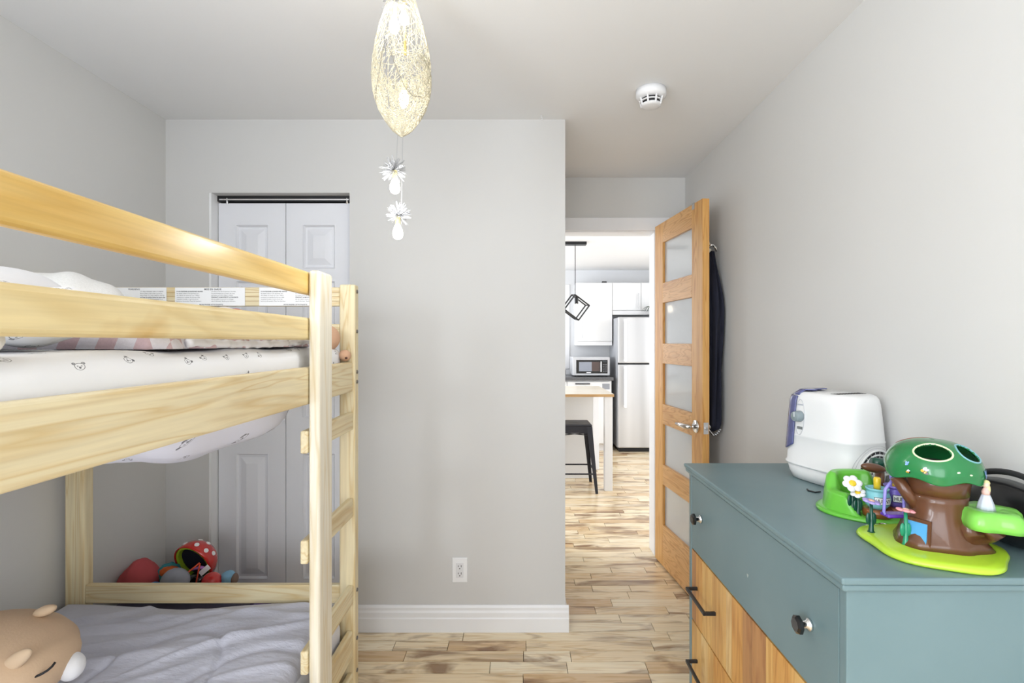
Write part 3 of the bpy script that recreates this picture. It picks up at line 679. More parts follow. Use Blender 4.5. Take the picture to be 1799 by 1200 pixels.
# toys piled in a purple bin between the bed end and the wall
root = thing('toy_bin', 'low purple toy bin behind the foot of the bed', 'storage bin', (-1.30, 2.10, 0))
pur = plain('purple_plastic', srgb(96, 70, 140), 0.4)
x0, x1, y0, y1, z1 = -1.60, -1.10, 1.92, 2.28, 0.235
bx(x0, x1, y0, y1, 0, 0.01).build('bin_base', pur, root)
for a in ((x0, x0 + 0.008, y0, y1), (x1 - 0.008, x1, y0, y1), (x0 + 0.008, x1 - 0.008, y0, y0 + 0.008), (x0 + 0.008, x1 - 0.008, y1 - 0.008, y1)):
    bx(*a, 0.01, z1).build('bin_wall', pur, root)
tag(bx(x0 + 0.02, x1 - 0.02, y0 + 0.02, 2.16, 0.012, 0.312).build('folded_blanket', plain('dark_cloth', srgb(70, 66, 82), 0.9, bump=0.4), bevel=0.03, seg=3, smooth=True), 'dark folded blanket filling the purple toy bin', 'blanket')
kk = 0.00233; yy = 2.10
def tp(px, py, Y=2.10): return ((px - 911) * Y / 900, CAM_Z - (py - 602) * Y / 900)
# red cloth bag
X_, Z_ = tp(246, 1003)
rb = thing('cloth_bag', 'soft red cloth bag at the wall end of the toy pile', 'bag', (X_, yy, 0.31))
MB().ell((X_, yy, Z_ - 0.030), (0.082, 0.07, 0.080), 32, 20, f=lambda d: 1 + 0.06 * mnoise.noise(d * 2.5) + 0.02 * math.sin(d.x * 14 + d.z * 5) - 0.42 * max(0, d.z) * abs(d.x)).build('cloth', plain('red_cloth', srgb(190, 82, 86), 0.85, bump=0.4, bscale=40), rb, smooth=True)
MB().box(X_ + 0.025, X_ + 0.05, yy - 0.070, yy - 0.062, Z_ - 0.045, Z_ - 0.02).build('orange_patch', plain('orange_patch', srgb(226, 160, 60), 0.8), rb, bevel=0.003)
# helmet
X_, Z_ = tp(333, 992)
hm = thing('kids_helmet', 'shiny red child helmet with white dots and green padding', 'helmet', (X_, yy + 0.02, 0.35))
RM = Matrix.Rotation(R(32), 3, 'Y') @ Matrix.Rotation(R(-62), 3, 'X')
red = plain('red_shell', srgb(196, 36, 30), 0.18, coat=0.6)
def shell(r0, th0, th1, n=32, m_=12):
    def f(u, v):
        a = 2 * PI * u; t = th0 + (th1 - th0) * v
        p = Vector((math.sin(t) * math.cos(a) * r0 * 1.0, math.sin(t) * math.sin(a) * r0 * 1.15, math.cos(t) * r0 * 0.95))
        return Vector((X_, yy + 0.03, Z_ - 0.005)) + RM @ p
    return MB().grid(f, n, m_)
sh = shell(0.085, 0.02, R(98)).build('shell', red, hm, smooth=True, solid=0.004)
shell(0.077, 0.3, R(96)).build('padding', plain('green_padding', srgb(176, 204, 48), 0.8), hm, smooth=True, solid=0.008)
shell(0.066, 0.3, R(84)).build('inner_lining', plain('dark_lining', srgb(32, 32, 44), 0.9), hm, smooth=True)
RMI = RM.inverted()
for wd_ in ((0.30, -0.30, 0.9), (0.72, -0.28, 0.62), (-0.35, -0.12, 0.92), (0.15, 0.25, 0.95), (0.9, 0.0, 0.40), (0.55, 0.2, 0.8)):
    d = (RMI @ Vector(wd_)).normalized()
    if math.acos(max(-1, min(1, d.z))) > R(92): continue
    d = Vector((d.x, d.y * 1.15, d.z * 0.95)) * 0.087; p = Vector((X_, yy + 0.03, Z_ - 0.005)) + RM @ d; n_ = (RM @ d).normalized()
    MB().tube([p - n_ * 0.002, p + n_ * 0.0015], 0.009, 14).build('white_dot', M['white'], hm)
MB().tube([Vector((X_ + 0.075 - 0.10 * t, yy - 0.055 - 0.02 * math.sin(t * PI), Z_ + 0.03 - 0.085 * t)) for t in (0, 0.2, 0.4, 0.6, 0.8, 1)], 0.007, 8, flat=0.4).build('strap', plain('orange_strap', srgb(222, 86, 50), 0.7), hm, smooth=True)
MB().tube([Vector((X_ + 0.08 - 0.02 * t, yy - 0.06, Z_ + 0.03 - 0.10 * t)) for t in (0, 0.3, 0.6, 1)], 0.005, 8, flat=0.4).build('strap', plain('orange_strap_b', srgb(214, 74, 44), 0.7), hm, smooth=True)
# grey soft ball, colourful cloth, red ball, small pieces
X_, Z_ = tp(308, 1018, 2.00)
tag(MB().ell((X_, yy - 0.10, Z_ - 0.006), (0.052, 0.045, 0.048), 28, 16, f=lambda d: 1 + 0.012 * math.sin(d.x * 20)).build('soft_ball', plain('grey_jersey', srgb(150, 152, 162), 0.95, bump=0.3), smooth=True), 'grey soft fabric ball in the toy pile below the helmet', 'ball')
X_, Z_ = tp(290, 1010)
tag(MB().ell((X_, yy + 0.03, Z_ - 0.015), (0.05, 0.04, 0.05), 24, 14, f=lambda d: 1 + 0.14 * mnoise.noise(d * 3)).build('crumpled_scarf', None or plain('teal_cloth', srgb(60, 140, 150), 0.85, var=0.25, nscale=25), smooth=True), 'crumpled teal cloth between red bag and helmet', 'cloth')
tag(MB().ell((X_ + 0.02, yy + 0.0, Z_ + 0.013), (0.04, 0.03, 0.02), 24, 14, f=lambda d: 1 + 0.2 * mnoise.noise(d * 3)).build('orange_toy', plain('orange_plush', srgb(214, 104, 46), 0.85, var=0.25, nscale=40), smooth=True), 'small orange plush scrap on top of the teal cloth', 'plush toy')
tag(MB().ell((X_ - 0.005, yy - 0.05, Z_ - 0.035), (0.032, 0.02, 0.03), 20, 12).build('blue_toy', plain('blue_plush', srgb(54, 130, 196), 0.8), smooth=True), 'little bright blue toy beside the grey fabric ball', 'toy')
X_, Z_ = tp(372, 1022, 2.04)
tag(MB().ell((X_, yy - 0.06, Z_ + 0.0), (0.037, 0.037, 0.037), 32, 20).build('plastic_ball', plain('red_ball', srgb(204, 28, 26), 0.12, coat=0.7), smooth=True), 'shiny plain red plastic ball resting in the toy pile', 'ball')
X_, Z_ = tp(347, 1016)
tag(MB().ell((X_, yy - 0.0, Z_ - 0.01), (0.040, 0.03, 0.035), 24, 14).build('black_ball', M['blackgloss'], smooth=True), 'glossy black toy ball between grey ball and red ball', 'ball')
X_, Z_ = tp(346, 1004, 2.05)
tag(MB().tube([(X_ - 0.04, yy - 0.03, Z_ - 0.004), (X_, yy - 0.03, Z_ + 0.008), (X_ + 0.03, yy - 0.03, Z_ + 0.002)], [0.006, 0.010, 0.006], 10, flat=0.6).build('toy_wand', plain('lilac_plastic', srgb(186, 120, 196), 0.4), smooth=True), 'lilac plastic stick lying across the black toy ball', 'toy')
X_, Z_ = tp(358, 1003, 2.05)
tag(MB().hexa([Vector((X_, yy - 0.045, Z_)) + Matrix.Rotation(R(-40), 3, 'Y') @ Vector(p) for p in [(-0.024, -0.001, -0.01), (0.024, -0.001, -0.01), (0.024, 0.001, -0.01), (-0.024, 0.001, -0.01), (-0.024, -0.001, 0.01), (0.024, -0.001, 0.01), (0.024, 0.001, 0.01), (-0.024, 0.001, 0.01)]]).build('fabric_tag', M['white']), 'small white fabric tag sticking up beside the red ball', 'tag')
X_, Z_ = tp(401, 1016, 2.07)
bt = thing('blue_bootie', 'pale blue and brown baby shoe beside the red ball', 'shoe', (X_, yy - 0.03, 0.34))
MB().ell((X_, yy - 0.03, Z_ + 0.002), (0.030, 0.03, 0.028), 22, 12, f=lambda d: 1 + 0.1 * mnoise.noise(d * 4)).build('upper', plain('pale_blue', srgb(136, 184, 214), 0.8, var=0.15, nscale=60), bt, smooth=True)
MB().ell((X_ + 0.026, yy - 0.03, Z_ - 0.002), (0.012, 0.022, 0.022), 16, 10).build('heel', plain('taupe_heel', srgb(128, 108, 98), 0.8), bt, smooth=True)
MB().ell((X_ - 0.027, yy - 0.035, Z_ - 0.008), (0.012, 0.02, 0.018), 16, 10).build('toe', plain('taupe_toe', srgb(138, 118, 108), 0.8), bt, smooth=True)
# ------------------------------------------------------------------ pendant lamp: woven wire cocoon with two starburst bulbs below
LX, LY = -0.326, 1.43; kl = 0.00159
def lz(py): return CAM_Z - (py - 602) * kl
lamp = thing('pendant_lamp', 'woven wire cocoon ceiling lamp with lit bulbs and dangling starbursts', 'lamp', (LX, LY, ZC))
M['wire'] = plain('cream_wire', srgb(214, 206, 182), 0.5, var=0.1); M['silver_wire'] = plain('silver_wire', srgb(186, 186, 188), 0.3, metal=0.5)
M['bulb'] = emit('bulb_glow', (1.0, 0.93, 0.82, 1), 7.0)
keys = [(lz(240), 0.004), (lz(230), 0.026), (lz(212), 0.048), (lz(190), 0.067), (lz(165), 0.079), (lz(140), 0.082), (lz(110), 0.0795), (lz(80), 0.072), (lz(50), 0.061), (lz(25), 0.049), (lz(5), 0.040), (lz(-14), 0.028)]
def cr(z):
    if z <= keys[0][0]: return keys[0][1]
    for (a, ra), (b, rb) in zip(keys, keys[1:]):
        if z <= b: t = (z - a) / (b - a); return ra + (rb - ra) * t
    return keys[-1][1]
Z0, Z1 = keys[0][0], keys[-1][0]
def sp(th, z, f=1.0): r = cr(z) * f; return Vector((LX + r * math.cos(th), LY + r * math.sin(th), z))
rl = random.Random(3)
net = MB()
for i in range(170):                                   # open net, full height
    th = rl.uniform(0, 2 * PI); z = rl.uniform(Z0, Z1); dz = rl.uniform(-0.05, 0.05); dth = rl.uniform(0.15, 0.7) * rl.choice((-1, 1)); pts = []
    for s in range(9):
        pts.append(sp(th + dth * s / 2.5, min(Z1, max(Z0, z + dz * s / 2.0)), 1 + 0.012 * math.sin(s + i)))
    net.tube(pts, rl.uniform(0.0005, 0.0010), 4, False)
for i in range(26):                                    # meridians
    th = 2 * PI * i / 26; net.tube([sp(th + 0.12 * math.sin(j * 0.8 + i), Z0 + (Z1 - Z0) * j / 16) for j in range(17)], 0.0008, 4, False)
net.build('wire_net', M['wire'], lamp, smooth=True)
shellw = MB(); n_ = 0
def in_slit(p): 
    if p.y > LY: return False
    d = (lz(98) - p.z) / (lz(98) - lz(160)); 
    if d < 0 or d > 1.0: return False
    u = p.x - (LX - 0.026 + 0.006 * d); return abs(u) < 0.026 * d
top = lambda th: lz(104) + 0.016 * math.sin(th * 2 + 0.6)
while n_ < 900:
    th = rl.uniform(0, 2 * PI); z = Z0 + (top(th) - Z0) * rl.random() ** 0.8; a = rl.uniform(0, 2 * PI); L = rl.uniform(0.015, 0.05); pts = []; ok = True
    for s in range(6):
        t = (s / 5 - 0.5) * L; b = a + 1.2 * (s / 5 - 0.5)
        zz = z + t * math.sin(b); tt = th + t * math.cos(b) / max(0.02, cr(zz)); p = sp(tt, zz, 0.985)
        if zz > top(tt) or zz < Z0 or in_slit(p): ok = False; break
        pts.append(p)
    if not ok: n_ += 0.2; continue
    n_ += 1; shellw.tube(pts, rl.uniform(0.0006, 0.0012), 3, False)
shellw.build('woven_shell', M['wire'], lamp, smooth=True)
# dark rims where the shell petals overlap
for pts in ([(-0.028, 98), (-0.036, 120), (-0.042, 145), (-0.055, 168), (-0.066, 184)], [(-0.028, 98), (-0.010, 122), (0.006, 150), (0.024, 175), (0.042, 186), (0.060, 182)]):
    P = [Vector((LX + dx, LY - math.sqrt(max(1e-6, cr(lz(py)) ** 2 - dx * dx)) - 0.001, lz(py))) for dx, py in pts]
    MB().tube(P, 0.0011, 5).build('petal_rim', plain('rim_wire', srgb(150, 144, 130), 0.6), lamp, smooth=True)
def starburst(c, r, n, name, parent, seed):
    q = random.Random(seed); mb = MB()
    for i in range(n):
        d = Vector((q.gauss(0, 1), q.gauss(0, 1), q.gauss(0, 1) + 0.25)).normalized(); s = d.orthogonal().normalized(); s = Matrix.Rotation(q.uniform(0, PI), 3, d) @ s
        L = r * q.uniform(0.75, 1.05); w_ = L * 0.07
        mb.loop([Vector(c) + d * (L * (0.5 - 0.5 * math.cos(t))) + s * (w_ * math.sin(t)) * (0.3 + 0.7 * (0.5 - 0.5 * math.cos(t))) for t in [2 * PI * j / 9 for j in range(9)]], 0.0007, 3)
    return mb.build(name, M['silver_wire'], parent, smooth=True)
starburst((LX - 0.016, LY - 0.03, lz(14)), 0.046, 70, 'starburst', lamp, 1)
for (px, py, rr, bpx, bpy_, sd) in ((695, 303, 0.040, 697, 333, 2), (704, 381, 0.036, 702, 412, 4)):
    c = ((px - 911) * kl, LY - 0.02, lz(py)); sb = starburst(c, rr, 110, 'starburst', lamp, sd)
    b = ((bpx - 911) * kl, LY - 0.02, lz(bpy_))
    MB().lathe([(0.003, b[2] + 0.026), (0.008, b[2] + 0.02), (0.013, b[2] + 0.006), (0.0145, b[2] - 0.004), (0.011, b[2] - 0.014), (0.004, b[2] - 0.018)], (b[0], b[1], 0), 18).build('bulb', M['bulb'], sb, smooth=True)
    MB().tube([(b[0], b[1], b[2] + 0.045), (b[0], b[1], b[2] + 0.024)], 0.007, 10).build('bulb_socket', plain('brass_socket', srgb(190, 178, 120), 0.4), sb)
    MB().tube([(c[0] + 0.004, c[1] + 0.01, c[2]), (c[0] + 0.006, LY - 0.0, lz(238))], 0.0007, 4).build('cord', M['silver_wire'], lamp)
for px, py, h in ((695, 52, 0.022), (712, 40, 0.016), (712, 180, 0.024)):
    MB().ell(((px - 911) * kl, LY - 0.015, lz(py)), (0.014, 0.014, h), 18, 12).build('bulb', M['bulb'], lamp, smooth=True)
    MB().tube([((px - 911) * kl, LY - 0.015, lz(py) + h), ((px - 911) * kl, LY - 0.012, lz(py) + h + 0.03)], 0.008, 10).build('bulb_socket', plain('ivory_socket', srgb(226, 210, 160), 0.4), lamp)
MB().tube([(LX + 0.012, LY - 0.01, lz(100)), (LX + 0.008, LY, lz(40)), (LX, LY, ZC)], 0.004, 8).build('stem', plain('stem_brass', srgb(206, 186, 120), 0.4), lamp, smooth=True)
MB().tube([(LX - 0.026, LY - 0.083, lz(96)), (LX - 0.024, LY - 0.07, lz(150)), (LX - 0.02, LY - 0.06, lz(208))], 0.0012, 6).build('cord', plain('grey_cord', srgb(150, 150, 154), 0.6), lamp, smooth=True)
MB().lathe([(0.055, ZC - 0.0005), (0.055, ZC - 0.012), (0.03, ZC - 0.028), (0.01, ZC - 0.034)], (LX, LY, 0), 28).build('ceiling_canopy', M['brushed'], lamp, smooth=True)

# ------------------------------------------------------------------ dresser
FX, SXF = 0.575, 0.56                 # front face of the carcass / of the top slab
DYN, DYF, DT = 0.886, 1.738, 0.922
def paint():
    m = NT('sage_paint'); co = m.coord()
    c = m.ramp(m.noise(co, 4, 3), [(0.3, srgb(108, 132, 136)), (0.7, srgb(117, 140, 144))])
    chip = m.noise(m.mapping(co, (26, 26, 26)), 1.0, 3, 0.6)
    c = m.mix(m.math('MULTIPLY', m.math('GREATER_THAN', chip, 0.765), 0.7), c, srgb(206, 212, 206))
    m.link(c, m.b.inputs['Base Color']); m.b.inputs['Roughness'].default_value = 0.38; m.bump(m.noise(co, 60, 3), 0.04, 0.001); return m.mat
M['sage'] = paint()
dr = thing('dresser', 'sage green painted dresser with wooden plank drawer fronts', 'dresser', (0.8, 1.31, 0))
XB = 1.022
# top slab with a stepped edge
bx(SXF, XB, DYN, DYF, DT - 0.013, DT).build('top_slab', M['sage'], dr, bevel=0.004, seg=3)
bx(SXF + 0.004, XB, DYN + 0.004, DYF - 0.004, DT - 0.026, DT - 0.013).build('top_moulding', M['sage'], dr, bevel=0.004, seg=3)
y0, y1 = DYN + 0.012, DYF - 0.012
bx(FX, XB, y0, y0 + 0.02, 0.05, DT - 0.026).build('side_panel', M['sage'], dr, bevel=0.002)
bx(FX, XB, y1 - 0.02, y1, 0.05, DT - 0.026).build('side_panel', M['sage'], dr, bevel=0.002)
bx(XB - 0.008, XB, y0 + 0.02, y1 - 0.02, 0.05, DT - 0.026).build('back_panel', M['sage'], dr)
bx(FX, XB - 0.008, y0 + 0.02, y1 - 0.02, 0.05, 0.07).build('bottom_panel', M['sage'], dr)
for yy in (y0 + 0.01, y1 - 0.06):
    for xx in (FX + 0.01, XB - 0.06): bx(xx, xx + 0.05, yy, yy + 0.05, 0, 0.05).build('foot', M['sage'], dr, bevel=0.003)
ya, yb = y0 + 0.023, y1 - 0.023
d = bx(FX + 0.001, FX + 0.4, ya, yb, 0.650, DT - 0.034).build('drawer', M['sage'], dr, bevel=0.0015)
def knob(yc, zc, parent):
    kn = MB().tube([(FX + 0.001, yc, zc), (FX - 0.004, yc, zc), (FX - 0.007, yc, zc), (FX - 0.018, yc, zc)], [0.0125, 0.0125, 0.007, 0.0055], 16).build('knob', M['chrome'], parent, smooth=True)
    MB().tube([(FX - 0.017, yc, zc), (FX - 0.020, yc, zc), (FX - 0.026, yc, zc), (FX - 0.030, yc, zc)], [0.010, 0.018, 0.018, 0.013], 8).build('knob_cap', M['blackgloss'], parent)
for yc in (1.615, 1.012): knob(yc, 0.773, d)
rp = random.Random(21)
for z0, z1 in ((0.416, 0.646), (0.182, 0.412)):
    d = bx(FX + 0.012, FX + 0.4, ya, yb, z0, z1).build('drawer', plain('drawer_box', srgb(200, 170, 120), 0.6), dr)
    yy = yb
    while yy > ya + 0.001:                             # planks of the drawer front
        wd = min(rp.uniform(0.03, 0.085), yy - ya); wd = yy - ya if yy - ya - wd < 0.03 else wd
        bx(FX + 0.001 + rp.uniform(0, 0.0006), FX + 0.012, yy - wd + 0.0004, yy - 0.0004, z0 + 0.001, z1 - 0.001).build('plank', rp.choice(ACA + ACA[:1]), d); yy -= wd
    for yc in (1.575, 1.05):
        h = 0.080; zc = (z0 + z1) / 2 + 0.006; ph = MB()
        ph.box(FX - 0.036, FX - 0.028, yc - h, yc + h, zc - 0.005, zc + 0.005)
        for s in (-1, 1): ph.box(FX - 0.028, FX + 0.001, yc + s * h - (0.008 if s > 0 else 0), yc + s * h + (0.008 if s < 0 else 0), zc - 0.005, zc + 0.005)
        ph.build('pull_handle', M['black'], d, bevel=0.0012)

# ------------------------------------------------------------------ humidifier
hx, hy = 0.925, 1.50; HB = DT
hu = thing('humidifier', 'white humidifier with blue tinted tank visor on the dresser', 'humidifier', (hx, hy, HB), R(18))
M['hum'] = plain('white_plastic', srgb(232, 232, 231), 0.38, var=0.01)
def sup(a, ax_, ay, n=3.6):
    c, s = math.cos(a), math.sin(a)
    return (ax_ * math.copysign(abs(c) ** (2 / n), c), ay * math.copysign(abs(s) ** (2 / n), s))
def hsec(z):                                            # half sizes at height z above the dresser
    t = z / 0.262; return 0.088 - 0.012 * max(0, t - 0.1) ** 1.3, 0.124 - 0.022 * max(0, t - 0.1) ** 1.3
def hring(z, f=1.0, n=56, add=0.0):
    ax_, ay = hsec(z); return [(hx + sup(2 * PI * j / n, ax_ * f + add, ay * f + add)[0], hy + sup(2 * PI * j / n, ax_ * f + add, ay * f + add)[1], HB + z) for j in range(n)]
MB().rings([hring(0.002, 0.86), hring(0.02, 0.93), hring(0.046, 0.985)]).build('base_tray', M['hum'], hu, smooth=True)
MB().rings([hring(0.0445, 1.0, add=0.003), hring(0.050, 1.0, add=0.003), hring(0.052, 1.0), hring(0.13, 1), hring(0.133, 1.0, add=0.0015), hring(0.136, 1), hring(0.19, 1), hring(0.235, 0.995), hring(0.25, 0.97), hring(0.258, 0.92), hring(0.262, 0.84)]).build('housing', M['hum'], hu, smooth=True)
MB().loop([(hx - 0.03, hy - 0.03, HB + 0.262)] + [(hx - 0.03 + 0.001 * i, hy - 0.03, HB + 0.2625) for i in range(3)], 0.0004, 3)
vis = NT('blue_tint'); vis.b.inputs['Base Color'].default_value = srgb(98, 104, 158); vis.b.inputs['Roughness'].default_value = 0.12; vis.b.inputs['Coat Weight'].default_value = 0.5; vis.b.inputs['Transmission Weight'].default_value = 0.25
vis.bump(vis.noise(vis.coord(), 240, 2), 0.25, 0.002)
def visor(u, v):
    a = R(92) + (R(161) - R(92)) * u
    zb = 0.085 + 0.02 * (2 * u - 1) ** 2; z = zb + (0.250 - zb) * v; f = 1.0 - 0.03 * max(0, (z - 0.235) / 0.015)
    ax_, ay = hsec(z); p = sup(a, ax_ * f + 0.0035, ay * f + 0.0035); return (hx + p[0], hy + p[1], HB + z)
MB().grid(visor, 24, 24).build('tank_visor', vis.mat, hu, smooth=True, solid=0.004)
def vtop(u, v):
    a = R(60) + (R(161) - R(60)) * u; f = 0.97 - 0.5 * v; ax_, ay = hsec(0.25); p = sup(a, ax_ * f, ay * f); return (hx + p[0], hy + p[1], HB + 0.252 + 0.016 * min(1, v * 3.0))
MB().grid(vtop, 24, 10).build('tank_lid', vis.mat, hu, smooth=True, solid=0.003)
for i in range(10): bx(hx - 0.05 + i * 0.011, hx - 0.044 + i * 0.011, hy - 0.055, hy - 0.03, HB + 0.2615, HB + 0.2628).build('top_vent', M['black'], hu)
# control panel on the room side
def onface(dy, z, off=0.0):
    ax_, ay = hsec(z); n = 3.6; t = max(0.0, 1 - abs(dy / ay) ** n) ** (1 / n); return Vector((hx - ax_ * t - off, hy + dy, HB + z))
pc = 0.046
ovl = [onface(pc + 0.017 * math.cos(a), 0.188 + 0.052 * math.sin(a), 0.0006) for a in [2 * PI * j / 30 for j in range(30)]]
MB().loop(ovl, 0.0009, 5).build('control_outline', plain('panel_line', srgb(205, 206, 210), 0.4), hu, smooth=True)
p = onface(pc, 0.190); kb = MB().tube([p + Vector((0.002, 0, 0)), p + Vector((-0.004, 0, 0)), p + Vector((-0.020, 0, 0)), p + Vector((-0.022, 0, 0))], [0.0165, 0.0160, 0.0145, 0.012], 24).build('control_dial', plain('grey_dial', srgb(138, 150, 154), 0.35), hu, smooth=True)
bx(p.x - 0.0228, p.x - 0.021, p.y - 0.001, p.y + 0.001, p.z - 0.001, p.z + 0.013).build('dial_mark', M['white'], kb)
p = onface(pc - 0.002, 0.156); bx(p.x - 0.0025, p.x + 0.002, p.y - 0.009, p.y + 0.009, p.z - 0.004, p.z + 0.004).build('power_switch', plain('switch_grey', srgb(120, 124, 124), 0.4), hu, bevel=0.001)
p = onface(pc, 0.224); bx(p.x - 0.0008, p.x + 0.002, p.y - 0.010, p.y + 0.010, p.z - 0.002, p.z + 0.002).build('logo_mark', plain('pale_print', srgb(186, 190, 198), 0.4), hu)
# arched grille on the side facing the toys
def onfront(dx, z, off=0.0):
    ax_, ay = hsec(z); n = 3.6; t = max(0.0, 1 - abs(dx / ax_) ** n) ** (1 / n); return Vector((hx + dx, hy - ay * t - off, HB + z))
def arch(r, a, off): return onfront(0.012 + r * 1.0 * math.cos(a), 0.052 + r * 0.95 * math.sin(a), off)
def gpanel(u, v): return arch(0.064 * v, PI * u, 0.0012)
gm = MB().grid(gpanel, 28, 6).build('grille', M['black'], hu)
for i, r_ in enumerate((0.066, 0.0535, 0.043, 0.032, 0.021)):
    MB().tube([arch(r_, PI * j / 20, 0.0022) for j in range(21)], 0.0026, 6).build('grille_bar', M['hum'], gm, smooth=True)
for j in range(1, 11):
    a = PI * j / 11; MB().tube([arch(0.02, a, 0.0015), arch(0.045, a, 0.0015), arch(0.066, a, 0.0015)], 0.0007, 5).build('grille_rib', M['hum'], gm)
for r_ in (0.073, 0.079): MB().tube([arch(r_, PI * (0.04 + 0.92 * j / 20), 0.0003) for j in range(21)], 0.0006, 4).build('arch_line', plain('arch_line_%d' % int(r_ * 1000), srgb(200, 200, 202), 0.4), hu, smooth=True)
tag(MB().tube([(0.80, 1.42, DT + 0.002), (0.795, 1.405, DT + 0.002), (0.805, 1.39, DT + 0.002), (0.822, 1.395, DT + 0.002)], 0.002, 6).build('power_cord', M['black'], smooth=True), 'short black cord end under the humidifier on the dresser', 'cord')

# ------------------------------------------------------------------ toy tree playset
tx, ty = 0.815, 1.012
tr = thing('toy_tree_house', 'toy tree house with dark green canopy on a lime base', 'toy', (tx, ty, DT))
pl_ = lambda n, c, r=0.3, coat=0.3: plain(n, c, r, coat=coat, var=0.02)
LIME, GREEN, BROWN, LEAF = pl_('lime_plastic', srgb(184, 222, 58)), pl_('green_plastic', srgb(36, 122, 66), 0.22), pl_('brown_plastic', srgb(98, 62, 40), 0.28), pl_('leaf_plastic', srgb(128, 206, 84), 0.3)
DGREEN, TEAL = pl_('dark_stem', srgb(16, 74, 58)), pl_('teal_stem', srgb(28, 140, 102))
lob = lambda a, z: 1 + 0.05 * math.cos(5 * a + 0.7) + 0.025 * math.cos(3 * a)
MB().lathe([(0.113, DT + 0.0005), (0.118, DT + 0.005), (0.114, DT + 0.011), (0.10, DT + 0.0135)], (tx, ty, 0), 64, lob).build('base', LIME, tr, smooth=True)
TZ = DT + 0.013; cx, cy = 0.832, 1.02
def trunkw(a, z):
    t = (z - TZ) / 0.13; fl = max(0, 1 - t * 2.3); return 1 + 0.20 * fl * max(0, math.cos(3 * a + 2.2)) + 0.03 * math.sin(7 * a + z * 60) * fl
MB().lathe([(0.072, TZ), (0.066, TZ + 0.012), (0.056, TZ + 0.035), (0.050, TZ + 0.06), (0.0485, TZ + 0.085), (0.050, TZ + 0.098)], (cx, cy, 0), 48, trunkw).build('trunk', BROWN, tr, smooth=True)
MB().lathe([(0.0508, TZ + 0.0985), (0.0518, TZ + 0.115), (0.058, TZ + 0.142)], (cx, cy, 0), 40).build('trunk_collar', BROWN, tr, smooth=True)
# branches
MB().tube([(cx + 0.02, cy - 0.03, TZ + 0.03), (cx + 0.05, cy - 0.045, TZ + 0.042), (cx + 0.051, cy - 0.050, TZ + 0.043), (cx + 0.054, cy - 0.054, TZ + 0.051)], [0.034, 0.028, 0.026, 0.028], 20).build('branch', BROWN, tr, smooth=True)
MB().tube([(cx - 0.03, cy + 0.0, TZ + 0.06), (cx - 0.055, cy + 0.005, TZ + 0.095), (cx - 0.072, cy + 0.012, TZ + 0.125)], [0.015, 0.012, 0.011], 14).build('branch', BROWN, tr, smooth=True)
# canopy with three openings
CR, CH, cz = 0.078, 0.056, TZ + 0.145
holes = [(R(-128), 0.40, 0.50, 0.19, srgb(222, 236, 190)), (R(-58), 0.42, 0.46, 0.19, srgb(120, 180, 190)), (R(85), 0.34, 0.75, 0.22, srgb(150, 106, 92))]
def cpt(a, t, f=1.0):                                   # t: 0 top .. 1 rim
    ph = t * R(104); r = CR * math.sin(min(ph, R(90))) ** 0.8 * (1 if ph < R(90) else 1 - 0.10 * (ph - R(90))); z = CH * math.cos(ph)
    sc = 1 + 0.03 * max(0, t - 0.5) * math.cos(6 * a); dz = 0.004 * math.cos(6 * a) * max(0, t - 0.6) / 0.4
    return Vector((tx + 0.010 + r * sc * f * math.cos(a), ty + 0.01 + r * sc * f * math.sin(a), cz + z * f - dz))
def in_hole(a, t):
    for ha, ht, wa, wt, _ in holes:
        da = (a - ha + PI) % (2 * PI) - PI
        if (da / wa) ** 2 + ((t - ht) / wt) ** 2 < 1: return True
    return False
nu, nv = 96, 40; cb = MB()
vs = [cpt(2 * PI * i / nu, max(0.01, j / nv)) for i in range(nu) for j in range(nv + 1)]; fs = []
for i in range(nu):
    for j in range(nv):
        if in_hole(2 * PI * (i + 0.5) / nu, (j + 0.5) / nv): continue
        i2 = (i + 1) % nu; fs.append((i * (nv + 1) + j, i2 * (nv + 1) + j, i2 * (nv + 1) + j + 1, i * (nv + 1) + j + 1))
cb.add(vs, fs); can = cb.build('canopy', GREEN, tr, smooth=True, solid=0.003)
for q, (ha, ht, wa, wt, col) in enumerate(holes):
    MB().loop([cpt(ha + wa * 1.04 * math.cos(b), ht + wt * 1.04 * math.sin(b), 1.015) for b in [2 * PI * j / 40 for j in range(40)]], 0.0018, 6).build('opening_rim', pl_('rim_%d' % q, col), can, smooth=True)
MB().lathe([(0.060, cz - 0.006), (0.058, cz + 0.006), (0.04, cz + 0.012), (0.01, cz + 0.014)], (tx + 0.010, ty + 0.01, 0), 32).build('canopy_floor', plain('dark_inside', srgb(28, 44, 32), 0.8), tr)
# printed bees, butterfly and dots on the canopy
def decal(a, t, size, parts, name):
    mb = MB(); mats = []
    for dx, dz_, rx, rz, ang, col in parts:
        m_ = pl_('%s_%d' % (name, len(mats)), col); mats.append(m_); mb.cur = len(mats) - 1
        def at(u, v): return cpt(a + u * size / CR, t - v * size / 0.11, 1.028 + 0.004 * len(mats))
        ca, sa = math.cos(ang), math.sin(ang)
        ring = [at(dx + rx * math.cos(b) * ca - rz * math.sin(b) * sa, dz_ + rx * math.cos(b) * sa + rz * math.sin(b) * ca) for b in [2 * PI * j / 14 for j in range(14)]]
        mb.add(ring, [tuple(range(14))])
    return mb.build(name, mats, can)
BEE = [(0, -0.2, 1, 0.6, -0.5, srgb(40, 34, 26)), (-0.45, 0.0, 0.4, 0.5, -0.5, srgb(226, 178, 52)), (0.2, -0.3, 0.22, 0.5, -0.5, srgb(214, 160, 44)), (0.1, 0.75, 0.65, 0.36, 0.9, srgb(236, 240, 242)), (0.6, 0.5, 0.5, 0.3, 0.7, srgb(214, 222, 230))]
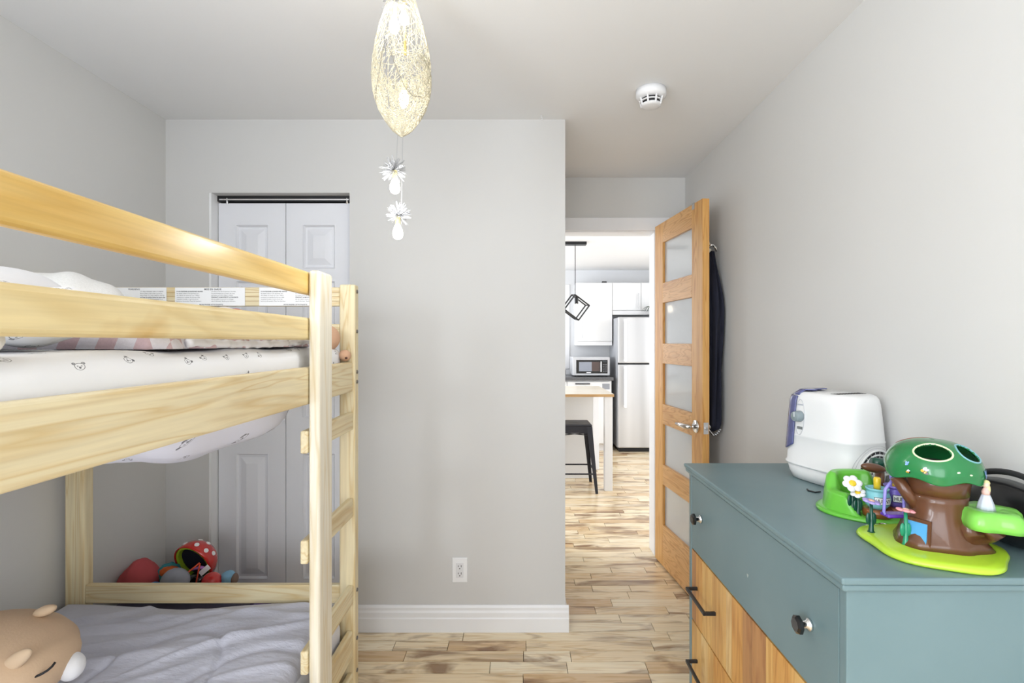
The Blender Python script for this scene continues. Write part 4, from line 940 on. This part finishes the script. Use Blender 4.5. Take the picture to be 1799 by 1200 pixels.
FLY = [(-0.4, 0.5, 0.45, 0.75, 0.35, srgb(140, 180, 230)), (0.45, 0.55, 0.4, 0.7, -0.3, srgb(130, 172, 226)), (-0.25, -0.5, 0.45, 0.5, 0.2, srgb(150, 190, 236)), (0.4, -0.45, 0.35, 0.4, 0, srgb(110, 150, 216))]
decal(R(-137), 0.80, 0.0065, BEE, 'bee_print'); decal(R(-156), 0.88, 0.004, BEE, 'bee_print'); decal(R(-158), 0.72, 0.004, FLY, 'butterfly_print'); decal(R(-52), 0.83, 0.0075, FLY, 'butterfly_print')
for a_, t_ in ((-100, 0.78), (-84, 0.83)): decal(R(a_), t_, 0.003, [(0, 0, 1, 0.6, 0, srgb(214, 234, 196))], 'dot_print')
# leaf platform on the branch
px, py, pz = cx + 0.054, cy - 0.054, TZ + 0.050
lf = lambda a, z: 1 + 0.11 * math.cos(5 * a + 0.4)
MB().lathe([(0.051, pz), (0.053, pz + 0.012), (0.049, pz + 0.026), (0.042, pz + 0.033), (0.020, pz + 0.032), (0.016, pz + 0.028), (0.004, pz + 0.028)], (px, py, 0), 60, lf).build('leaf_platform', LEAF, tr, smooth=True)
# blue doorway in the trunk and the flowers
A = R(205); n = Vector((math.cos(A), math.sin(A), 0)); s = Vector((-math.sin(A), math.cos(A), 0)); c0 = Vector((cx, cy, TZ)) + n * 0.071
def panel(h, w0, w1, off, name, mat):
    pts = [c0 + n * off + s * w0 * -1, c0 + n * off + s * w1, c0 + n * (off - 0.012) + s * w1 * 0.8 + Vector((0, 0, h)), c0 + n * (off - 0.012) - s * w0 * 0.9 + Vector((0, 0, h))]
    mb = MB(); mb.hexa([p - n * 0.004 for p in pts[:2]] + [p for p in (pts[1], pts[0])] + [p - n * 0.004 for p in (pts[3], pts[2])] + [pts[2], pts[3]]); return mb.build(name, mat, tr)
panel(0.052, 0.028, 0.024, 0.0, 'door_frame', BROWN); panel(0.046, 0.022, 0.018, 0.003, 'blue_door', pl_('blue_panel', srgb(86, 164, 216)))
def flower(x, y, h, petal, stem, heart, tilt=(0, 0), r=0.014, z=TZ, parent=tr):
    st = MB().tube([(x, y, z), (x, y, z + 0.004), (x + 0.001, y, z + h * 0.4), (x, y, z + h)], [0.0075, 0.005, 0.0035, 0.003], 10).build('flower_stem', stem, parent, smooth=True)
    for sgn in (-1, 1): MB().ell((x + sgn * 0.006, y, z + h * 0.45), (0.005, 0.003, 0.013), 12, 8).build('stem_leaf', stem, st, smooth=True)
    Mt = Matrix.Rotation(tilt[0], 3, 'X') @ Matrix.Rotation(tilt[1], 3, 'Y')
    fl = MB()
    for k_ in range(6):
        a = 2 * PI * k_ / 6; fl.ell(Vector((x, y, z + h)) + Mt @ Vector((r * 0.62 * math.cos(a), r * 0.62 * math.sin(a), 0.002)), (r * 0.42, r * 0.42, 0.003), 12, 6, M=Mt)
    fo = fl.build('blossom', petal, parent, smooth=True)
    MB().ell(Vector((x, y, z + h)) + Mt @ Vector((0, 0, 0.004)), (r * 0.38, r * 0.38, 0.0025), 12, 6, M=Mt).build('flower_heart', heart, fo, smooth=True)
LAV, PINK, YEL = pl_('lavender', srgb(172, 156, 222)), pl_('pink_petal', srgb(240, 158, 166)), pl_('yellow', srgb(240, 206, 50))
flower(0.735, 1.068, 0.062, LAV, DGREEN, pl_('peach', srgb(224, 184, 160)), (R(6), R(8)), 0.017)
flower(0.757, 1.002, 0.065, PINK, TEAL, pl_('peach_b', srgb(240, 196, 176)), (R(-4), R(8)), 0.0165)
# swing
sx_, sy_ = 0.762, 1.045
sw = MB().loop([(sx_ + 0.008, sy_, TZ + 0.122 + 0.009)] + [(sx_ + 0.008 + 0.010 * math.cos(a), sy_, TZ + 0.122 + 0.010 * math.sin(a)) for a in [R(80 - 24 * j) for j in range(1, 14)]], 0.0035, 8).build('swing_ring', pl_('periwinkle', srgb(142, 134, 214)), tr, smooth=True)
PER = sw.data.materials[0]
MB().tube([(sx_ + 0.002, sy_, TZ + 0.116), (sx_ - 0.014, sy_, TZ + 0.096), (sx_ - 0.017, sy_, TZ + 0.05), (sx_ - 0.012, sy_, TZ + 0.042)], 0.003, 8).build('swing_arm', PER, tr, smooth=True)
MB().tube([(sx_ + 0.012, sy_ + 0.002, TZ + 0.116), (sx_ + 0.026, sy_ + 0.004, TZ + 0.096), (sx_ + 0.028, sy_ + 0.004, TZ + 0.05), (sx_ + 0.024, sy_ + 0.004, TZ + 0.042)], 0.003, 8).build('swing_arm', PER, tr, smooth=True)
bx(sx_ - 0.016, sx_ + 0.028, sy_ - 0.012, sy_ + 0.014, TZ + 0.040, TZ + 0.047).build('swing_seat', pl_('violet', srgb(104, 60, 178)), tr, bevel=0.003)
# doll standing on the leaf platform
dl = thing('doll_figurine', 'tiny doll figurine in a pale gown standing on the toy leaf', 'figurine', (px - 0.005, py + 0.0, pz + 0.028))
gx, gy, gz = px - 0.005, py, pz + 0.0285
MB().lathe([(0.014, gz), (0.012, gz + 0.012), (0.0075, gz + 0.026), (0.006, gz + 0.030)], (gx, gy, 0), 28, lambda a, z: 1 + 0.06 * math.cos(9 * a)).build('gown', plain('pale_gown', srgb(206, 212, 226), 0.5), dl, smooth=True)
MB().lathe([(0.006, gz + 0.030), (0.0065, gz + 0.036), (0.004, gz + 0.042), (0.0025, gz + 0.045)], (gx, gy, 0), 16).build('bodice', plain('skin_pink', srgb(232, 190, 180), 0.5), dl, smooth=True)
MB().ell((gx, gy, gz + 0.049), (0.0055, 0.0055, 0.0062), 16, 10).build('head', plain('skin_tone', srgb(238, 206, 184), 0.5), dl, smooth=True)
hb = MB(); hb.ell((gx + 0.001, gy + 0.0015, gz + 0.0515), (0.0068, 0.0062, 0.0060), 16, 10); hb.ell((gx + 0.003, gy - 0.001, gz + 0.040), (0.0042, 0.004, 0.011), 14, 8); hb.build('hair', plain('blond_hair', srgb(236, 220, 158), 0.5), dl, smooth=True)

# ------------------------------------------------------------------ second toy: green hill with honey pots
gx, gy = 0.832, 1.238
hl = thing('toy_hill', 'bright green toy hill with daisies and two honey pots', 'toy', (gx, gy, DT))
G2 = pl_('grass_plastic', srgb(104, 192, 62))
MB().lathe([(0.098, DT + 0.0005), (0.100, DT + 0.005), (0.093, DT + 0.009), (0.08, DT + 0.010)], (gx, gy, 0), 56, lambda a, z: 1 + 0.03 * math.cos(4 * a)).build('base', G2, hl, smooth=True)
def hillf(u, v):
    a = R(20) + R(215) * u; r0 = 0.086 * (1 + 0.02 * math.cos(6 * a)); st = v
    hgt = 0.078 - 0.034 * sstep(R(140), R(172), a)
    hgt *= sstep(R(14), R(48), a) * (1 - sstep(R(205), R(237), a)); prof = [(1.0, 0.0), (0.95, 0.55), (0.90, 0.88), (0.80, 1.0), (0.66, 0.97), (0.54, 0.55), (0.46, 0.0)]
    i = min(int(st * 6), 5); f = st * 6 - i; r = (prof[i][0] * (1 - f) + prof[i + 1][0] * f) * r0; z = (prof[i][1] * (1 - f) + prof[i + 1][1] * f) * hgt
    return (gx + r * math.cos(a), gy + r * math.sin(a), DT + 0.009 + z)
MB().grid(hillf, 60, 24).build('hill', G2, hl, smooth=True)
ZB = DT + 0.010
def pot(x, y, r, col, mat_name, text, zb):
    pm = pl_(mat_name, col); b = MB().lathe([(r * 0.62, zb), (r * 0.9, zb + r * 0.35), (r, zb + r * 0.85), (r * 0.86, zb + r * 1.35), (r * 0.74, zb + r * 1.5), (r * 0.86, zb + r * 1.56), (r * 0.88, zb + r * 1.7), (r * 0.76, zb + r * 1.74), (r * 0.7, zb + r * 1.55), (r * 0.1, zb + r * 1.5)], (x, y, 0), 32).build('honey_pot', pm, hl, smooth=True)
    a0 = math.atan2(-y, -x) + R(26 if text != 'H' else 30); hw, hh = r * 0.62, r * 0.26; zc = zb + r * 0.82
    def on(u, v, off): a = a0 + u / r; rr = r * (1.0 - 0.08 * (v / r) ** 2) + off; return Vector((x + rr * math.cos(a), y + rr * math.sin(a), zc + v))
    lb = MB(); lb.cur = 1; lb.grid(lambda u, v: on((u * 2 - 1) * (hw + 0.001), (v * 2 - 1) * (hh + 0.001), 0.0006), 10, 2); lb.cur = 0; lb.grid(lambda u, v: on((u * 2 - 1) * hw, (v * 2 - 1) * hh, 0.0009), 10, 2)
    o = lb.build('pot_label', [M['white'], M['black']], b)
    cu = bpy.data.curves.new('t', 'FONT'); cu.body = text; cu.size = hh * 1.7; cu.offset = 0.0002; cu.resolution_u = 2; to = bpy.data.objects.new('t', cu); me = bpy.data.meshes.new_from_object(to)
    bm = bmesh.new(); bm.from_mesh(o.data); n0 = len(bm.verts); nf = len(bm.faces); bm.from_mesh(me); bm.verts.ensure_lookup_table(); bm.faces.ensure_lookup_table()
    wx = max(v.co.x for v in bm.verts[n0:]); sc_ = min(1.2, hw * 1.8 / wx) if text != 'H' else 1.0
    for v in bm.verts[n0:]: v.co = on((v.co.x - wx / 2) * sc_ - (hw * 0.6 if text == 'H' else 0), v.co.y - hh * 0.6, 0.0013) - ORG[b.name]
    for f in bm.faces[nf:]: f.material_index = 1
    bm.to_mesh(o.data); bm.free(); bpy.data.meshes.remove(me); bpy.data.objects.remove(to); bpy.data.curves.remove(cu)
    MB().lathe([(r * 0.26, zb + r * 1.4), (r * 0.27, zb + r * 2.5), (r * 0.2, zb + r * 2.6)], (x, y, 0), 18).build('honey_stick', YEL, b, smooth=True)
for (x, y, r, col, nm, tx_) in ((0.826, 1.180, 0.027, srgb(136, 206, 216), 'pot_blue', 'HUNNY'), (0.880, 1.195, 0.028, srgb(120, 100, 196), 'pot_purple', 'HUNNY')):
    MB().lathe([(0.029, ZB), (0.030, ZB + 0.016), (0.024, ZB + 0.0175)], (x, y, 0), 28).build('stump', pl_('stump_brown', srgb(140, 84, 44)), hl, smooth=True)
    pot(x, y, r, col, nm, tx_, ZB + 0.0178)
WHT = pl_('daisy_white', srgb(240, 240, 244))
flower(0.775, 1.19, 0.070, WHT, DGREEN, YEL, (R(50), R(-10)), 0.021, ZB, hl); flower(0.783, 1.182, 0.050, WHT, DGREEN, YEL, (R(25), R(-20)), 0.016, ZB, hl)
# brown leaf-shaped paddle with its green hub on top of the hill
MB().ell((0.855, 1.235, DT + 0.106), (0.030, 0.012, 0.011), 22, 12, M=Matrix.Rotation(R(10), 3, 'Y')).build('paddle', BROWN, hl, smooth=True)
MB().tube([(0.885, 1.255, DT + 0.01), (0.885, 1.255, DT + 0.10)], 0.010, 12).build('paddle_post', BROWN, hl, smooth=True)
MB().tube([(0.872, 1.262, DT + 0.112), (0.90, 1.262, DT + 0.110)], [0.013, 0.013], 14).build('paddle_hub', DGREEN, hl, smooth=True)
bg_ = MB().tube([(0.765, 1.128, DT + 0.004), (0.785, 1.128, DT + 0.006), (0.80, 1.130, DT + 0.006)], 0.003, 8).build('zip_pull', M['chrome'], smooth=True)
MB().loop([(0.806 + 0.008 * math.cos(a), 1.131 + 0.007 * math.sin(a), DT + 0.006) for a in [2 * PI * j / 14 for j in range(14)]], 0.002, 6).build('ring', M['chrome'], bg_, smooth=True)
tag(bg_, 'small metal zip pull lying between the two toys', 'zip pull')

# black bag and clear packet behind the toy tree
bk = thing('black_bag', 'glossy black bag slumped against the wall at dresser end', 'bag', (0.985, 1.04, DT))
def bagf(d): return 1 + 0.05 * mnoise.noise(d * 2.2) + (0.12 * max(0, d.y) if d.z > 0 else 0)
MB().ell((0.992, 1.035, DT + 0.066), (0.044, 0.125, 0.066), 40, 24, f=lambda d: (1 + 0.03 * mnoise.noise(d * 3)) * min(1.0, 1.0 / max(0.2, (abs(d.x) ** 4 + abs(d.y) ** 4 + abs(d.z) ** 4) ** 0.25)) * 0.97).build('body', plain('black_vinyl', srgb(24, 24, 26), 0.32, coat=0.2), bk, smooth=True)
MB().tube([(0.975, 0.925 + 0.012 * i, DT + 0.130 + 0.020 * math.sin(i / 14 * PI)) for i in range(15)], 0.006, 8).build('handle', plain('black_strap', srgb(34, 34, 36), 0.6), bk, smooth=True)
cp = NT('clear_film'); cp.b.inputs['Transmission Weight'].default_value = 0.95; cp.b.inputs['Roughness'].default_value = 0.06; cp.b.inputs['IOR'].default_value = 1.2; cp.b.inputs['Base Color'].default_value = (0.96, 0.97, 0.97, 1)
tag(MB().ell((0.985, 1.198, DT + 0.05), (0.04, 0.028, 0.05), 26, 16, f=lambda d: 1 + 0.16 * mnoise.noise(d * 4)).build('clear_packet', cp.mat, smooth=False, solid=0.001), 'crinkled clear plastic packet leaning on the black bag', 'packet')

# the lamp's own light, one small source at each bulb
for i, (px_, py_, w_) in enumerate(((695, 52, 0.4), (712, 40, 0.4), (712, 180, 0.4), (697, 336, 0.6), (702, 415, 0.6))):
    l = bpy.data.lights.new('bulb_light', 'POINT'); l.energy = w_; l.color = (0.97, 0.985, 1.0); l.shadow_soft_size = 0.02
    o = bpy.data.objects.new('bulb_light', l); COL.objects.link(o); o.location = ((px_ - 911) * kl, LY - 0.02 - (0.03 if i > 2 else 0), lz(py_) - (0.02 if i > 2 else 0.0)); 
# ------------------------------------------------------------------ kitchen
def cabinet(label, x0, x1, z0, z1, doors, yf=6.5, yb=None):
    yb = yb or KY1 - 0.002
    c = thing('wall_cabinet', label, 'cabinet', ((x0 + x1) / 2, yf, z0))
    bx(x0, x1, yf + 0.02, yb, z0, z1).build('body', M['cab_white'], c, bevel=0.002)
    bx(x0 + 0.002, x1 - 0.002, yf + 0.008, yf + 0.02, z0, z0 + 0.052).build('light_rail', M['cab_white'], c, bevel=0.002)
    for a, b, hx_, hz0, hz1 in doors:
        d = bx(a + 0.002, b - 0.002, yf, yf + 0.02, z0 + 0.056, z1 - 0.004).build('door', M['cab_white'], c, bevel=0.003)
        if hx_:
            h = MB().tube([(hx_, yf - 0.025, hz0), (hx_, yf - 0.025, hz1)], 0.006, 8); h.box(hx_ - 0.004, hx_ + 0.004, yf - 0.025, yf, hz0 + 0.015, hz0 + 0.023); h.box(hx_ - 0.004, hx_ + 0.004, yf - 0.025, yf, hz1 - 0.023, hz1 - 0.015)
            h.build('handle', M['brushed'], d)
    return c
kc = 6.5 / 900
cabinet('tall white wall cabinet above the microwave', 0.737, 1.190, 1.294, 2.093, [(0.737, 1.190, (1022.5 - 911) * kc, 1.385, 1.60)])
cabinet('short white wall cabinet above the refrigerator', 1.191, 2.30, 1.685, 2.093, [(1.191, 1.555, (1121 - 911) * kc, 1.76, 1.955), (1.555, 1.93, None, 0, 0), (1.93, 2.30, None, 0, 0)])
MB().tube([(1.06, 6.55, 2.093), (1.10, 6.55, 2.093)], 0.012, 8)
tag(bx(1.07, 1.13, 6.56, 6.60, 2.0935, 2.115).build('small_black_box', M['black'], bevel=0.003), 'small black object on top of the tall cabinet', 'box')
# refrigerator
f = thing('refrigerator', 'stainless steel refrigerator with top freezer and bar handles', 'refrigerator', (1.575, 6.5, 0))
x0, x1 = 1.206, 1.945
bx(x0, x1, 6.26, 6.79, 0.045, 1.635).build('cabinet', plain('fridge_grey', srgb(186, 188, 192), 0.45), f, bevel=0.006)
dd = bx(x0, x1, 6.2, 6.255, 1.082, 1.64).build('freezer_door', M['brushed'], f, bevel=0.012, seg=3)
de = bx(x0, x1, 6.2, 6.255, 0.055, 1.064).build('fridge_door', M['brushed'], f, bevel=0.012, seg=3)
bx(x0 + 0.005, x1 - 0.005, 6.24, 6.26, 0.03, 1.63).build('gasket', M['black'], f)
bx(x0 + 0.02, x1 - 0.02, 6.25, 6.75, 0.0, 0.045).build('kick_grille', M['black'], f)
hm_ = plain('handle_satin', srgb(242, 242, 243), 0.3)
kf = 6.17 / 900
for z0, z1, p in ((1.10, 1.615, dd), (0.545, 1.045, de)):
    h = MB(); hx_ = (1098.5 - 911) * kf; h.box(hx_ - 0.016, hx_ + 0.016, 6.15, 6.168, z0, z1); h.box(hx_ - 0.014, hx_ + 0.014, 6.168, 6.2, z0, z0 + 0.03); h.box(hx_ - 0.014, hx_ + 0.014, 6.168, 6.2, z1 - 0.03, z1)
    h.build('handle', hm_, p, bevel=0.004)
# spider plant on the fridge
pt = thing('potted_plant', 'thin leaved houseplant in a white pot on the refrigerator', 'plant', (1.66, 6.35, 1.64))
MB().lathe([(0.05, 1.636), (0.06, 1.70), (0.062, 1.715), (0.055, 1.715), (0.05, 1.70), (0.005, 1.70)], (1.69, 6.36, 0), 24).build('pot', M['white'], pt, smooth=True)
rq = random.Random(8)
for i in range(13):
    a = PI + rq.uniform(-1.5, 1.5) if i < 9 else rq.uniform(0, 2 * PI); L = rq.uniform(0.10, 0.19); pts = []
    for s in range(7):
        t = s / 6; pts.append((1.69 + math.cos(a) * L * t, 6.36 + math.sin(a) * L * t * 0.7, 1.70 + 0.10 * math.sin(t * 2.4) - 0.05 * t * t))
    MB().tube(pts, [0.004, 0.006, 0.006, 0.006, 0.005, 0.004, 0.001], 5, flat=0.35).build('leaf', plain('plant_leaf_%d' % i, srgb(52, 74, 44), 0.5), pt, smooth=True)
# counter run with dishwasher-like panel
base = thing('base_cabinet', 'white base cabinet below the dark worktop', 'cabinet', (0.1, 6.5, 0))
bx(-1.0, 1.135, 6.26, KY1 - 0.002, 0.09, 0.868).build('body', M['cab_white'], base)
bx(-1.0, 1.12, 6.31, KY1 - 0.002, 0.0, 0.09).build('plinth', M['white'], base)
for i in range(4):
    xa = 1.12 - 0.53 * (i + 1); xb = 1.12 - 0.53 * i
    dw = bx(xa + 0.003, xb - 0.003, 6.24, 6.26, 0.72, 0.855).build('drawer', M['cab_white'], base, bevel=0.003)
    bx(xa + 0.1, xa + 0.28, 6.225, 6.24, 0.822, 0.834).build('handle', M['black'], dw, bevel=0.002)
    bx(xb - 0.10, xb - 0.01, 6.237, 6.24, 0.76, 0.83).build('grey_panel', plain('grey_panel_%d' % i, srgb(150, 152, 158), 0.5), dw) if i == 0 else None
    bx(xa + 0.003, xb - 0.003, 6.24, 6.26, 0.10, 0.712).build('door', M['cab_white'], base, bevel=0.003)
wt = NT('worktop'); wt.link(wt.ramp(wt.noise(wt.coord(), 160, 4, 0.7), [(0.35, srgb(46, 46, 48)), (0.6, srgb(112, 112, 114)), (0.75, srgb(168, 168, 168))]), wt.b.inputs['Base Color']); wt.b.inputs['Roughness'].default_value = 0.3
tag(bx(-1.02, 1.15, 6.2, KY1 - 0.024, 0.87, 0.91).build('worktop', wt.mat, bevel=0.004), 'speckled dark grey kitchen worktop under the microwave', 'worktop')
tag(bx(0.44, 0.60, 6.5, 6.62, 0.911, 0.99).build('toaster', plain('dark_toaster', srgb(92, 94, 98), 0.4), bevel=0.015, seg=3), 'dark grey toaster on the worktop left of the microwave', 'toaster')
# microwave
mw = thing('microwave', 'silver microwave oven with black window on the worktop', 'microwave', (0.9, 6.5, 0.911))
x0, x1, z0, z1, yf = 0.667, 1.128, 0.922, 1.152, 6.32
bx(x0, x1, yf + 0.02, yf + 0.36, z0, z1).build('case', plain('silver_case', srgb(196, 197, 200), 0.35, metal=0.3), mw, bevel=0.012, seg=3)
fr_ = bx(x0, x1, yf, yf + 0.02, z0, z1).build('door', plain('silver_front', srgb(204, 205, 208), 0.35, metal=0.3), mw, bevel=0.012, seg=3)
bx(x0 + 0.045, x1 - 0.03, yf - 0.003, yf, z0 + 0.028, z1 - 0.035).build('black_front', M['blackgloss'], mw, bevel=0.001)
bx(x0 + 0.078, x0 + 0.235, yf - 0.005, yf - 0.003, z0 + 0.055, z1 - 0.06).build('window', plain('window_reflection', srgb(150, 154, 164), 0.12), mw)  # paler left part of the glass: a reflection put into the colour
bx(x0 + 0.235, x0 + 0.335, yf - 0.005, yf - 0.003, z0 + 0.055, z1 - 0.06).build('window', plain('window_dark', srgb(92, 78, 74), 0.12), mw)
MB().tube([(x1 - 0.112, yf - 0.022, z0 + 0.05), (x1 - 0.112, yf - 0.022, z1 - 0.055)], 0.009, 10).build('handle', M['chrome'], mw)
for i in range(5):
    for j in range(3): bx(x1 - 0.088 + j * 0.018, x1 - 0.076 + j * 0.018, yf - 0.005, yf - 0.003, z0 + 0.045 + i * 0.022, z0 + 0.057 + i * 0.022).build('button', plain('button_grey', srgb(112, 112, 116), 0.4), mw)
bx(x1 - 0.09, x1 - 0.038, yf - 0.005, yf - 0.003, z1 - 0.062, z1 - 0.045).build('display', plain('display_dark', srgb(60, 66, 70), 0.2), mw)
bx((x0 + x1) / 2 - 0.06, (x0 + x1) / 2 - 0.005, yf - 0.0045, yf - 0.003, z0 + 0.034, z0 + 0.043).build('logo_mark', M['white'], mw)
for xx in (x0 + 0.03, x1 - 0.05):
    for yy in (yf + 0.04, yf + 0.32): bx(xx, xx + 0.02, yy, yy + 0.02, 0.911, z0 + 0.002).build('foot', M['black'], mw)
# kitchen island table
it = thing('island_table', 'white legged island table with a pale wooden top', 'table', (0.2, 5.0, 0))
bx(-0.60, 0.852, 4.575, 5.44, 0.845, 0.871).build('table_top', [wood('birch_top', 'x', srgb(242, 234, 218), srgb(232, 218, 194), srgb(216, 196, 164), rings=3, rough=0.3)], it, bevel=0.002)
bx(-0.602, 0.853, 4.572, 4.575, 0.845, 0.868).build('edge_band', wood('ply_edge', 'x', srgb(206, 166, 112), srgb(186, 142, 90), srgb(160, 116, 70)), it)
for xx in (-0.56, 0.772):
    for yy in (4.585, 5.36): bx(xx, xx + 0.07, yy, yy + 0.07, 0, 0.845).build('leg', M['white'], it, bevel=0.002)
bx(-0.49, 0.772, 5.385, 5.40, 0.79, 0.845).build('apron', M['white'], it)
tag(bx(-0.45, 0.735, 5.02, 5.33, 0.0, 0.80).build('island_cabinet', M['cab_white'], bevel=0.003), 'plain white storage cabinet standing under the island table', 'cabinet')
# metal stool
st = thing('metal_stool', 'dark grey metal counter stool with splayed legs at island', 'stool', (0.50, 4.70, 0))
SM = plain('gunmetal', srgb(52, 53, 60), 0.42, metal=0.4); sx0, sx1, sy0, sy1, sh = 0.345, 0.655, 4.55, 4.85, 0.60
sb = MB(); sb.box(sx0, sx1, sy0, sy1, sh - 0.018, sh); seat = sb.build('seat', SM, st, bevel=0.012, seg=3)
bx(0.46, 0.54, 4.69, 4.715, sh, sh + 0.0008).build('seat_slot', M['black'], seat)
for a in ((sx0 + 0.004, sx1 - 0.004, sy0 + 0.004, sy0 + 0.008), (sx0 + 0.004, sx1 - 0.004, sy1 - 0.008, sy1 - 0.004), (sx0 + 0.004, sx0 + 0.008, sy0 + 0.008, sy1 - 0.008), (sx1 - 0.008, sx1 - 0.004, sy0 + 0.008, sy1 - 0.008)):
    bx(*a, sh - 0.075, sh - 0.017).build('apron', SM, st)
for qx, sgx in ((sx0, -1), (sx1, 1)):
    for qy, sgy in ((sy0, -1), (sy1, 1)):
        b0 = Vector((qx + sgx * 0.045, qy + sgy * 0.05, 0)); t0 = Vector((qx - sgx * 0.0, qy - sgy * 0.0, sh - 0.02)); wt_, wb = 0.05, 0.024
        def corner_(p, w_): return [p, p + Vector((-sgx * w_, 0, 0)), p + Vector((-sgx * w_, -sgy * 0.006, 0)), p + Vector((-sgx * 0.006, -sgy * 0.006, 0)), p + Vector((-sgx * 0.006, -sgy * w_, 0)), p + Vector((0, -sgy * w_, 0))]
        MB().rings([corner_(b0, wb), corner_(t0, wt_)]).build('leg', SM, st)
for z in (0.17,):
    for sgy, yy in ((-1, sy0 - 0.03), (1, sy1 + 0.03)): MB().tube([(sx0 - 0.025, yy, z), (sx1 + 0.025, yy, z)], 0.007, 8).build('foot_bar', SM, st)
    for xx in (sx0 - 0.026, sx1 + 0.026): MB().tube([(xx, sy0 - 0.03, z + 0.004), (xx, sy1 + 0.03, z + 0.004)], 0.007, 8).build('foot_bar', SM, st)
for s in (1, -1): MB().tube([(sx0 + 0.03, sy0 + 0.01, sh - (0.075 if s > 0 else 0.095)), ((sx0 + sx1) / 2, sy0 + 0.02, sh - 0.085), (sx1 - 0.03, sy0 + 0.01, sh - (0.075 if s > 0 else 0.095))], 0.004, 6).build('cross_brace', SM, st)
# pendant over the island
pd = thing('kitchen_pendant', 'black pendant lamp with tilted open cube frame over island', 'lamp', (0.2, 4.9, KZ)); kp = 4.9 / 900
bx(-0.35, 0.647, 4.86, 4.94, KZ - 0.028, KZ).build('ceiling_bar', M['black'], pd, bevel=0.002)
cxp = (1010.5 - 911) * kp
for px in (cxp, -0.20):
    MB().tube([(px, 4.9, KZ - 0.028), (px, 4.9, 1.775)], 0.0035, 6).build('cord', M['black'], pd)
    MB().lathe([(0.017, 1.70), (0.018, 1.755), (0.01, 1.775)], (px + 0.012, 4.9, 0), 14).build('bulb_socket', M['black'], pd)
    MB().ell((px + 0.012, 4.9, 1.665), (0.026, 0.026, 0.036), 16, 10).build('bulb', emit('kitchen_bulb', (1, 0.86, 0.66, 1), 3.0), pd, smooth=True)
    h = 0.085; RM = Matrix.Rotation(R(8), 3, 'Z') @ Matrix.Rotation(R(36), 3, 'Y') @ Matrix.Rotation(R(6), 3, 'X'); cb = MB(); C8 = [Vector((a, b, c)) * h for a in (-1, 1) for b in (-1, 1) for c in (-1, 1)]
    for i in range(8):
        for j in range(i + 1, 8):
            if (C8[i] - C8[j]).length < 2 * h + 1e-4: cb.tube([Vector((px, 4.9, 1.668)) + RM @ C8[i], Vector((px, 4.9, 1.668)) + RM @ C8[j]], 0.007, 4)
    cb.build('cube_frame', M['black'], pd)
